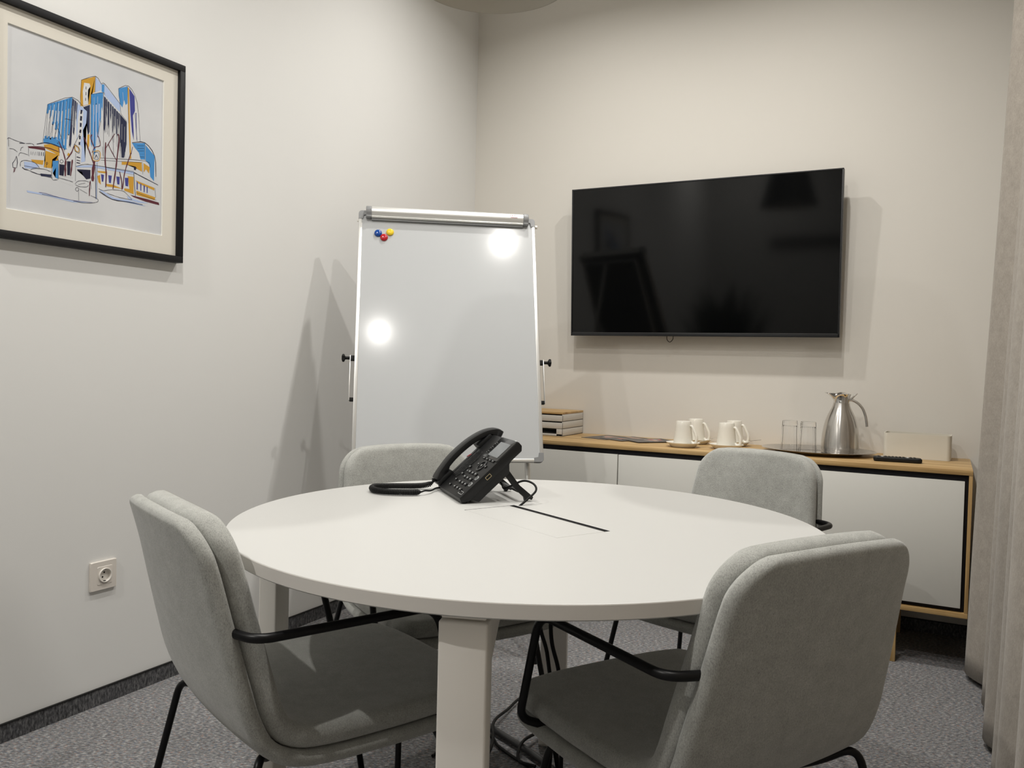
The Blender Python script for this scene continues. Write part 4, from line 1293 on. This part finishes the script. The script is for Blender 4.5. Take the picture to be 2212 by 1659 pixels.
# ------------------------------------------------------------------ letter trays on the sideboard
SZ = CBT + 0.0005
LT = 'pale grey letter trays stacked on the sideboard'
def letter_tray(z, label, cut):
    t = thing('letter_tray', label, 'letter tray', (0.5, -0.128, z), 0, LT)
    W_, D_, H_, T_ = 0.315, 0.246, 0.034, 0.004
    bm = bmesh.new()
    bx(bm, (0, 0, T_ / 2 ), (W_ , D_, T_), bevel=0.0012)
    bx(bm, (0, D_ / 2 - T_ / 2, H_ / 2), (W_, T_, H_), bevel=0.0012)
    for s in (-1, 1):
        bx(bm, (s * (W_ / 2 - T_ / 2), 0, H_ / 2), (T_, D_, H_), bevel=0.0012)
    if cut:
        bx(bm, (0, -D_ / 2 + T_ / 2, 0.005), (W_, T_, 0.010), bevel=0.0012)
        for s in (-1, 1): bx(bm, (s * (W_ / 2 - 0.016), -D_ / 2 + T_ / 2, H_ / 2), (0.032, T_, H_), bevel=0.0012)
    else:
        bx(bm, (0, -D_ / 2 + T_ / 2, 0.0145), (W_, T_, 0.029), bevel=0.0012)
    bx(bm, (0, 0.02, 0.0055), (W_ - 0.02, D_ - 0.06, 0.0015), mi=1)
    finish('tray_body', bm, [M_TRAYPL, M_PAPER], t)
    return t
letter_tray(SZ, 'grey plastic letter tray, lowest of the stack beside the flipchart', True)
letter_tray(SZ + 0.0345, 'grey plastic letter tray, middle of the stack beside the flipchart', False)
letter_tray(SZ + 0.0690, 'grey plastic letter tray, topmost of the stack under the wooden lid', False)
bm = bmesh.new(); bx(bm, (0.5, -0.128, SZ + 0.1035 + 0.0055), (0.315, 0.246, 0.010), bevel=0.001)
tag(finish('tray_lid', bm, M_OAK), 'thin oak lid lying on top of the letter tray stack', 'lid')

# ------------------------------------------------------------------ flyers
def flyer(loc, rz, label, seed):
    bm = bmesh.new()
    bx(bm, (0, 0, 0), (0.148, 0.210, 0.0012))
    rnd = random.Random(seed)
    for k_ in range(7):
        w_, h_ = rnd.uniform(0.03, 0.09), rnd.uniform(0.010, 0.03)
        bx(bm, (rnd.uniform(-0.025, 0.025), rnd.uniform(-0.05, 0.06), 0.00065 + k_ * 0.00003), (w_, h_, 0.0002), Matrix.Rotation(rnd.uniform(-0.3, 0.3), 4, 'Z'), mi=1 + k_ % 3)
    for k_ in range(5):
        bx(bm, (-0.01 + k_ * 0.004, 0.088 - k_ * 0.0001, 0.0008), (0.018 if k_ % 2 else 0.1, 0.004, 0.0002), mi=3)
    o = finish('flyer', bm, [M_FLY, M_FLY1, M_FLY2, M_FLY3], None, smooth=0)
    o.location = loc; o.rotation_euler = (0, 0, rz)
    tag(o, label, 'flyer', 'dark printed flyers on the sideboard')
M_FLY = mat('dark_flyer_paper', (0.055, 0.05, 0.05), 0.35)
M_FLY1 = mat('flyer_skin_tone', (0.42, 0.27, 0.20), 0.4)
M_FLY2 = mat('flyer_red', (0.45, 0.10, 0.09), 0.4)
M_FLY3 = mat('flyer_grey', (0.30, 0.27, 0.26), 0.4)
flyer((0.845, -0.150, CBT + 0.0013), math.radians(-16), 'dark printed flyer farthest left in the overlapping row', 3)
flyer((0.950, -0.165, CBT + 0.0027), math.radians(-27), 'dark printed flyer in the middle of the overlapping row', 5)
flyer((1.065, -0.185, CBT + 0.0041), math.radians(-40), 'dark printed flyer with red picture beside the front left cup', 8)

# ------------------------------------------------------------------ cups upside down on saucers, with spoons
SPOT = [((1.262, -0.335), 'front left', -0.25), ((1.262, -0.135), 'back left', -0.15), ((1.436, -0.290), 'front right', -0.25), ((1.428, -0.115), 'back right', -0.1)]
NEXT = {'front left': 'nearest to the flyers', 'back left': 'behind the cup nearest to the flyers', 'front right': 'just above the chair back', 'back right': 'closest to the glasses'}
def saucer_bm():
    bm = bmesh.new()
    lathe(bm, [(0, 0.0), (0.050, 0.0), (0.052, 0.002), (0.062, 0.012), (0.0715, 0.0185), (0.0720, 0.0200), (0.0700, 0.0200), (0.058, 0.0125), (0.050, 0.0065), (0.046, 0.0055), (0, 0.0055)], 56)
    return bm
def cup_bms():
    body = bmesh.new()
    lathe(body, [(0, 0.1020), (0.026, 0.1020), (0.0280, 0.1035), (0.0305, 0.1035), (0.0318, 0.1010), (0.0335, 0.085), (0.0368, 0.055), (0.0405, 0.020), (0.0415, 0.003), (0.0408, 0.0), (0.0396, 0.0008), (0.0385, 0.020), (0.0345, 0.060), (0.0315, 0.092), (0.028, 0.0975), (0, 0.0975)], 56)
    h = bmesh.new()
    P = catmull([(0.0330, 0, 0.0855), (0.0415, 0, 0.0830), (0.052, 0, 0.0660), (0.0630, 0, 0.0420), (0.0640, 0, 0.0220), (0.0560, 0, 0.0100), (0.0470, 0, 0.0120), (0.0405, 0, 0.0200)], 8)
    n = len(P)
    tube(h, P, [0.0052 + 0.0012 * math.sin(PI * i / n) for i in range(n)], 14)
    return body, h
def spoon_bm():
    bm = bmesh.new()
    P = catmull([(-0.055, 0, 0.004), (-0.040, 0, 0.0015), (-0.020, 0, 0.002), (0.0, 0, 0.003), (0.03, 0, 0.005), (0.062, 0, 0.006)], 6)
    Ws = np.interp(np.linspace(0, 1, len(P)), [0, 0.06, 0.16, 0.27, 0.33, 0.8, 0.97, 1], [0.002, 0.0075, 0.0095, 0.0060, 0.0018, 0.0030, 0.0042, 0.002])
    T = []; Bt = []
    for i, q in enumerate(P):
        w = float(Ws[i]); dip = 0.0022 if 0.03 < i / len(P) < 0.3 else 0
        T.append([bm.verts.new((q.x, -w, q.z + 0.0006)), bm.verts.new((q.x, 0, q.z + 0.0006 - dip)), bm.verts.new((q.x, w, q.z + 0.0006))])
        Bt.append([bm.verts.new((q.x, -w, q.z - 0.0006)), bm.verts.new((q.x, 0, q.z - 0.0006 - dip)), bm.verts.new((q.x, w, q.z - 0.0006))])
    for i in range(len(P) - 1):
        for k_ in (0, 1):
            bm.faces.new((T[i][k_], T[i + 1][k_], T[i + 1][k_ + 1], T[i][k_ + 1]))
            bm.faces.new((Bt[i][k_], Bt[i][k_ + 1], Bt[i + 1][k_ + 1], Bt[i + 1][k_]))
        bm.faces.new((T[i][0], Bt[i][0], Bt[i + 1][0], T[i + 1][0])); bm.faces.new((T[i][2], T[i + 1][2], Bt[i + 1][2], Bt[i][2]))
    for e in (0, -1):
        bm.faces.new((T[e][0], T[e][1], T[e][2], Bt[e][2], Bt[e][1], Bt[e][0]))
    return bm
sau0 = cup0 = sp0 = None
for (xy, where, rz) in SPOT:
    lab = NEXT[where]
    z = CBT + 0.0008
    if sau0 is None:
        sau0 = finish('saucer', saucer_bm(), M_CHINA, None, smooth=50); s_ = sau0
    else:
        s_ = sau0.copy(); COL.objects.link(s_)
    s_.location = (xy[0], xy[1], z)
    tag(s_, 'white china saucer under the upturned cup ' + lab, 'saucer', 'saucers under the upturned cups')
    if cup0 is None:
        cup0 = thing('cup', 'x', 'cup', (0, 0, 0), 0, 'upturned white cups')
        b_, h_ = cup_bms()
        finish('cup_body', b_, M_CHINA, cup0, smooth=50); finish('handle', h_, M_CHINA, cup0, smooth=60); c_ = cup0
    else: c_ = dup(cup0, (0, 0, 0), 0)
    c_.location = (xy[0], xy[1], z + 0.0062); c_.rotation_euler = (0, 0, rz)
    c_['label'] = 'white china cup standing upside down, ' + lab
    if sp0 is None:
        sp0 = finish('teaspoon', spoon_bm(), M_CHROME, None, smooth=60); t_ = sp0
    else:
        t_ = sp0.copy(); COL.objects.link(t_)
    ca, sa = math.cos(0.45), math.sin(0.45)
    t_.location = (xy[0] + 0.058, xy[1] + 0.006, z + 0.0190); t_.rotation_euler = (0, -0.06, 1.15 if 'front' in where else 0.55)
    tag(t_, 'steel teaspoon on the saucer of the cup ' + lab, 'teaspoon', 'teaspoons on the saucers')

# ------------------------------------------------------------------ round tray with jug and glasses
TCX, TCY, TRX, TRY = 1.792, -0.200, 0.225, 0.180
bm = bmesh.new()
lathe(bm, [(0, 0.0015), (0.70, 0.0015), (0.74, 0.002), (0.80, 0.010), (0.97, 0.0165), (0.99, 0.0175), (1.0, 0.0165), (0.99, 0.0150), (0.80, 0.0080), (0.74, 0.0), (0, 0.0)], 96)
bmesh.ops.scale(bm, vec=(TRX, TRY, 1), verts=bm.verts[:])
o = finish('serving_tray', bm, M_TRAY, None, smooth=50); o.location = (TCX, TCY, CBT + 0.0008)
tag(o, 'oval polished steel serving tray under the jug and glasses', 'tray')
TZ = CBT + 0.0008 + 0.0019
jug = thing('vacuum_jug', 'brushed steel vacuum jug with curved handle on the oval tray', 'jug', (1.872, -0.155, TZ), 0.10)
jug.scale = (0.94, 0.94, 0.94)
bm = bmesh.new()
lathe(bm, [(0, 0.0), (0.077, 0.0), (0.0795, 0.002), (0.0800, 0.0115), (0.0785, 0.0125), (0.0795, 0.0140), (0.0795, 0.030), (0.0785, 0.055), (0.0765, 0.082), (0.0718, 0.112), (0.0650, 0.141), (0.0570, 0.164), (0.0490, 0.181), (0.0410, 0.197), (0.0360, 0.210), (0.0338, 0.222), (0, 0.222)], 72)
finish('jug_body', bm, M_STEEL, jug, smooth=50)
bm = bmesh.new()
seg = 64
lev = [(0.0335, 0.2215), (0.0335, 0.232), (0.0345, 0.244), (0.0370, 0.254), (0.0400, 0.260), (0.0385, 0.261), (0.0345, 0.254), (0.0310, 0.244), (0.0305, 0.230)]
rings = []
for (r, z) in lev:
    rg = []
    for k_ in range(seg):
        a = 2 * PI * k_ / seg
        fl = max(0.0, math.cos(a - PI)) ** 3
        up = max(0.0, min(1, (z - 0.230) / 0.030))
        rr = r + fl * 0.031 * up ** 1.6
        rg.append(bm.verts.new((rr * math.cos(a), rr * math.sin(a) * (1 - 0.25 * fl * up), z + fl * up * 0.004)))
    rings.append(rg)
for A, B in zip(rings, rings[1:]):
    for k_ in range(seg): bm.faces.new((A[k_], A[(k_ + 1) % seg], B[(k_ + 1) % seg], B[k_]))
finish('spout_collar', bm, M_CHROME, jug, smooth=60)
bm = bmesh.new()
lathe(bm, [(0, 0.240), (0.0285, 0.240), (0.0285, 0.252), (0.026, 0.259), (0.018, 0.2655), (0.009, 0.2685), (0, 0.269)], 40)
prism(bm, [(0.018, 0.252), (0.036, 0.243), (0.050, 0.256), (0.063, 0.2655), (0.064, 0.2625), (0.052, 0.249), (0.042, 0.236), (0.036, 0.234), (0.020, 0.244)], -0.006, 0.006, 'y', bevel=0.001)
finish('lid', bm, M_CHROME, jug, smooth=50)
bm = bmesh.new()
P = catmull([(0.026, 0, 0.236), (0.045, 0, 0.234), (0.067, 0, 0.222), (0.086, 0, 0.200), (0.098, 0, 0.170), (0.104, 0, 0.140), (0.106, 0, 0.122)], 8)
for s in (-1, 1):
    tube(bm, [q + Vector((0, s * 0.0045, 0)) for q in P], 0.0062, 14)
finish('handle', bm, M_CHROME, jug, smooth=60)
GL = 'upturned glasses on the oval tray'
gl0 = None
for (x, y, lab) in ((1.678, -0.205, 'clear tumbler standing upside down on the tray, farther from the jug'), (1.754, -0.222, 'clear tumbler standing upside down on the tray, next to the jug')):
    if gl0 is None:
        bm = bmesh.new()
        lathe(bm, [(0, 0.1270), (0.0290, 0.1270), (0.0300, 0.1262), (0.0312, 0.110), (0.0350, 0.030), (0.0362, 0.0), (0.0340, 0.0), (0.0326, 0.030), (0.0295, 0.098), (0.0262, 0.1070), (0, 0.1085)], 16)
        gl0 = finish('tumbler', bm, M_GLASS, None, smooth=20); g_ = gl0
    else:
        g_ = gl0.copy(); COL.objects.link(g_)
    g_.location = (x, y, TZ + 0.0003)
    tag(g_, lab, 'glass', GL)

# ------------------------------------------------------------------ cream box and remote control
bx0 = thing('storage_box', 'low cream plastic box at the right end of the sideboard', 'box', (2.158, -0.105, CBT + 0.0005), math.radians(-2))
bm = bmesh.new()
W_, D_, H_ = 0.243, 0.118, 0.098
outer = rrect(W_, D_, 0.016, 6); inner = rrect(W_ - 0.008, D_ - 0.008, 0.012, 6)
def loop(P, z): return [bm.verts.new((a, b, z)) for a, b in P]
l0, l1, l2, l3 = loop(outer, 0), loop(outer, H_), loop(inner, H_), loop(inner, 0.004)
n = len(l0)
for A, B in ((l0, l1), (l1, l2), (l2, l3)):
    for i in range(n): bm.faces.new((A[i], A[(i + 1) % n], B[(i + 1) % n], B[i]))
bm.faces.new(l0[::-1]); bm.faces.new(l3)
finish('box_body', bm, M_BOXPL, bx0, smooth=40)
bm = bmesh.new()
bx(bm, (0, 0, 0.045), (W_ - 0.012, 0.003, 0.080))
finish('divider', bm, M_BOXPL, bx0, smooth=0)

rc = thing('remote_control', 'black remote control lying in front of the cream box', 'remote control', (2.097, -0.330, CBT + 0.0005), math.radians(6))
bm = bmesh.new()
prism(bm, rrect(0.168, 0.046, 0.012, 6), 0.0, 0.018, 'z', bevel=0.0055, seg=4)
finish('remote_body', bm, M_PLASTIC, rc, smooth=50)
bm = bmesh.new()
for i in range(11):
    for j in range(3):
        if (i * 3 + j) % 7 == 5: continue
        bx(bm, (-0.066 + i * 0.0125, -0.012 + j * 0.012, 0.0186), (0.0078, 0.0062, 0.0024), bevel=0.0006, seg=1, mi=(1 if i in (1, 8) else 0))
finish('buttons', bm, [M_KEYS, M_PRINT], rc, smooth=0)

# ------------------------------------------------------------------ curtain on the right
bm = bmesh.new()
NY, NZ = 620, 40
y0, y1 = -0.030, -4.75
HEM, TOPZ = 0.022, CEIL - 0.012
FOLDS = [(-0.20, 0.080, 2.405), (-0.500, 0.105, 2.341), (-0.79, 0.085, 2.384), (-1.07, 0.090, 2.378), (-1.36, 0.085, 2.386), (-1.64, 0.09, 2.376), (-1.93, 0.085, 2.388), (-2.22, 0.09, 2.380), (-2.52, 0.085, 2.384),
         (-2.82, 0.09, 2.378), (-3.12, 0.085, 2.388), (-3.42, 0.09, 2.380), (-3.72, 0.085, 2.384), (-4.02, 0.09, 2.380), (-4.32, 0.085, 2.384), (-4.62, 0.085, 2.380)]
def cx_(y, z):
    t = 1 - z / (CEIL - 0.02)
    best = 0.0; pk = 2.385
    for k_, (fy, fw, fx) in enumerate(FOLDS):
        d = (y - fy - 0.012 * math.sin(z * 1.7 + k_)) / (fw * (1.25 + 0.12 * math.sin(k_ * 2.1 + z)))
        if abs(d) < 1.6:
            b_ = (0.5 + 0.5 * math.cos(PI * d / 1.6)) ** 0.85
            if b_ > best: best, pk = b_, fx
    xp = pk + 0.095 * (1 - t) ** 1.05
    xv = 2.455 + 0.045 * (1 - t) + 0.004 * math.sin(y * 31)
    x = xv + (xp - xv) * best + 0.0022 * math.sin(z * 4.1 + y * 23) * t
    return x if y < -0.464 else max(x, 2.3515)
G = []
for i in range(NY + 1):
    y = y0 + (y1 - y0) * i / NY
    G.append([bm.verts.new((cx_(y, HEM + (TOPZ - HEM) * j / NZ), y, HEM + (TOPZ - HEM) * j / NZ)) for j in range(NZ + 1)])
G2 = [[bm.verts.new(v.co + Vector((0.0025, 0, 0))) for v in r] for r in G]
for i in range(NY):
    for j in range(NZ):
        bm.faces.new((G[i][j], G[i + 1][j], G[i + 1][j + 1], G[i][j + 1]))
        bm.faces.new((G2[i][j], G2[i][j + 1], G2[i + 1][j + 1], G2[i + 1][j]))
for i in range(NY):
    for j in (0, NZ): bm.faces.new((G[i][j], G2[i][j], G2[i + 1][j], G[i + 1][j]))
for i in (0, NY):
    for j in range(NZ): bm.faces.new((G[i][j], G[i][j + 1], G2[i][j + 1], G2[i][j]))
tag(finish('curtain', bm, M_CURTAIN, None, smooth=180), 'floor-length taupe curtain hanging in folds along the right side', 'curtain')

# ------------------------------------------------------------------ pendant lamp (unlit) above the table
pl = thing('pendant_lamp', 'grey conical pendant lamp hanging above the table, its rim at the top of the photo', 'lamp', (1.290, -2.130, 1.957))
pl.scale = (0.955, 0.955, 1.0)
bm = bmesh.new()
lathe(bm, [(0.192, 0.0), (0.194, 0.002), (0.192, 0.006), (0.130, 0.215), (0.118, 0.245), (0.090, 0.262), (0.020, 0.272), (0.0, 0.272), (0, 0.270), (0.020, 0.270), (0.089, 0.260), (0.1165, 0.2435), (0.1285, 0.2145), (0.1905, 0.005), (0.1915, 0.002)], 96)
finish('shade', bm, M_SHADE, pl, smooth=50)
bm = bmesh.new()
lathe(bm, [(0.1925, -0.0006), (0.1912, 0.0018), (0.190, 0.005), (0.128, 0.214), (0.116, 0.243), (0.088, 0.2592), (0, 0.2592), (0, 0.2585), (0.0875, 0.2585), (0.115, 0.2425), (0.127, 0.2135), (0.1888, 0.004), (0.1900, -0.0006)], 96)
finish('shade_lining', bm, M_LINING, pl, smooth=50)
bm = bmesh.new()
lathe(bm, [(0, 0.045), (0.168, 0.045), (0.168, 0.049), (0, 0.049)], 72)
finish('diffuser_disc', bm, mat('unlit_diffuser', (0.72, 0.68, 0.60), 0.6), pl, smooth=50)
bm = bmesh.new()
tube(bm, [(0, 0, 0.268), (0, 0, CEIL - 1.957 - 0.028)], 0.003, 10)
finish('cord', bm, M_RUBBER, pl, smooth=60)
bm = bmesh.new()
zc = CEIL - 1.957
lathe(bm, [(0, zc - 0.030), (0.046, zc - 0.030), (0.050, zc - 0.026), (0.050, zc - 0.0005), (0, zc - 0.0005)], 40)
finish('ceiling_rose', bm, M_SHADE, pl, smooth=50)

# ------------------------------------------------------------------ cables under the table
def cable(name, pts, r, m, label, cat='cable', n=10):
    bm = bmesh.new(); tube(bm, catmull(pts, n), r, 10)
    return tag(finish(name, bm, m, None, smooth=60), label, cat)
cable('hanging_cable', [(1.500, -2.205, 0.712), (1.512, -2.200, 0.600), (1.516, -2.198, 0.480), (1.538, -2.200, 0.400), (1.545, -2.195, 0.250), (1.510, -2.120, 0.060), (1.430, -1.970, 0.007), (1.379, -1.902, 0.006), (1.300, -1.866, 0.006), (1.243, -1.840, 0.006), (1.181, -1.805, 0.006), (1.129, -1.763, 0.006), (1.07, -1.80, 0.006), (1.06, -1.95, 0.006)], 0.0045, M_RUBBER,
      'black cable bundle hanging from the table centre and trailing over the carpet')
cable('power_cord', [(1.476, -2.205, 0.712), (1.486, -2.200, 0.520), (1.512, -2.206, 0.440), (1.530, -2.212, 0.300), (1.500, -2.180, 0.080), (1.430, -2.080, 0.020), (1.330, -2.040, 0.018), (1.223, -1.950, 0.016), (1.170, -1.814, 0.016), (1.123, -1.722, 0.028), (1.104, -1.600, 0.016), (1.100, -1.500, 0.016), (1.150, -1.450, 0.016), (1.240, -1.520, 0.016), (1.262, -1.640, 0.016), (1.252, -1.785, 0.028), (1.280, -1.870, 0.017), (1.335, -1.880, 0.017)], 0.0044, M_RUBBER,
      'thin black cord looping in a circle on the carpet under the table')
cable('cable_conduit', [(0.86, -1.600, 0.012), (1.049, -1.694, 0.012), (1.112, -1.726, 0.012), (1.292, -1.812, 0.012), (1.384, -1.868, 0.012), (1.60, -2.01, 0.012)], 0.0095, M_DUCT,
      'straight dark grey conduit lying on the carpet under the table', 'conduit')

# ------------------------------------------------------------------ potted plant behind the camera, mirrored in the television
pp = thing('potted_plant', 'tall dark potted plant mirrored as a black silhouette in the television', 'plant', (0.52, -3.62, 0))
bm = bmesh.new()
lathe(bm, [(0, 0.0), (0.115, 0.0), (0.120, 0.004), (0.150, 0.36), (0.152, 0.365), (0.144, 0.365), (0.140, 0.33), (0, 0.33)], 48)
finish('pot', bm, M_POT, pp, smooth=50)
bm = bmesh.new(); lathe(bm, [(0, 0.345), (0.06, 0.347), (0.1405, 0.338), (0.139, 0.331), (0, 0.331)], 32); finish('soil', bm, M_SOIL, pp, smooth=50)
bm = bmesh.new()
rnd = random.Random(4)
for k_ in range(30):
    a = k_ * 2.39996; r0 = 0.02 + 0.07 * math.sqrt(k_ / 30)
    lean = 0.10 + 0.34 * (k_ / 30); hgt = rnd.uniform(0.98, 1.22) - 0.22 * (k_ / 30)
    wd = rnd.uniform(0.06, 0.09)
    d = Vector((math.cos(a), math.sin(a), 0)); tn = Vector((-math.sin(a), math.cos(a), 0))
    P = [Vector((d.x * r0, d.y * r0, 0.335)) + d * (lean * t ** 1.6 * 0.9) + Vector((0, 0, hgt * t)) for t in [i / 12 for i in range(13)]]
    F_, B_ = [], []
    for i, q in enumerate(P):
        w = wd * (0.45 + 0.55 * math.sin(PI * min(1, i / 12 * 0.8 + 0.15))) * (1 - (i / 12) ** 6) + 0.0006
        F_.append([bm.verts.new(q - tn * w), bm.verts.new(q + d * 0.008), bm.verts.new(q + tn * w)])
        B_.append([bm.verts.new(q - tn * w - d * 0.001), bm.verts.new(q + d * 0.005), bm.verts.new(q + tn * w - d * 0.001)])
    for i in range(12):
        for j in (0, 1):
            bm.faces.new((F_[i][j], F_[i][j + 1], F_[i + 1][j + 1], F_[i + 1][j]))
            bm.faces.new((B_[i][j], B_[i + 1][j], B_[i + 1][j + 1], B_[i][j + 1]))
        bm.faces.new((F_[i][0], F_[i + 1][0], B_[i + 1][0], B_[i][0])); bm.faces.new((F_[i][2], B_[i][2], B_[i + 1][2], F_[i + 1][2]))
finish('foliage', bm, M_LEAF, pp, smooth=60)
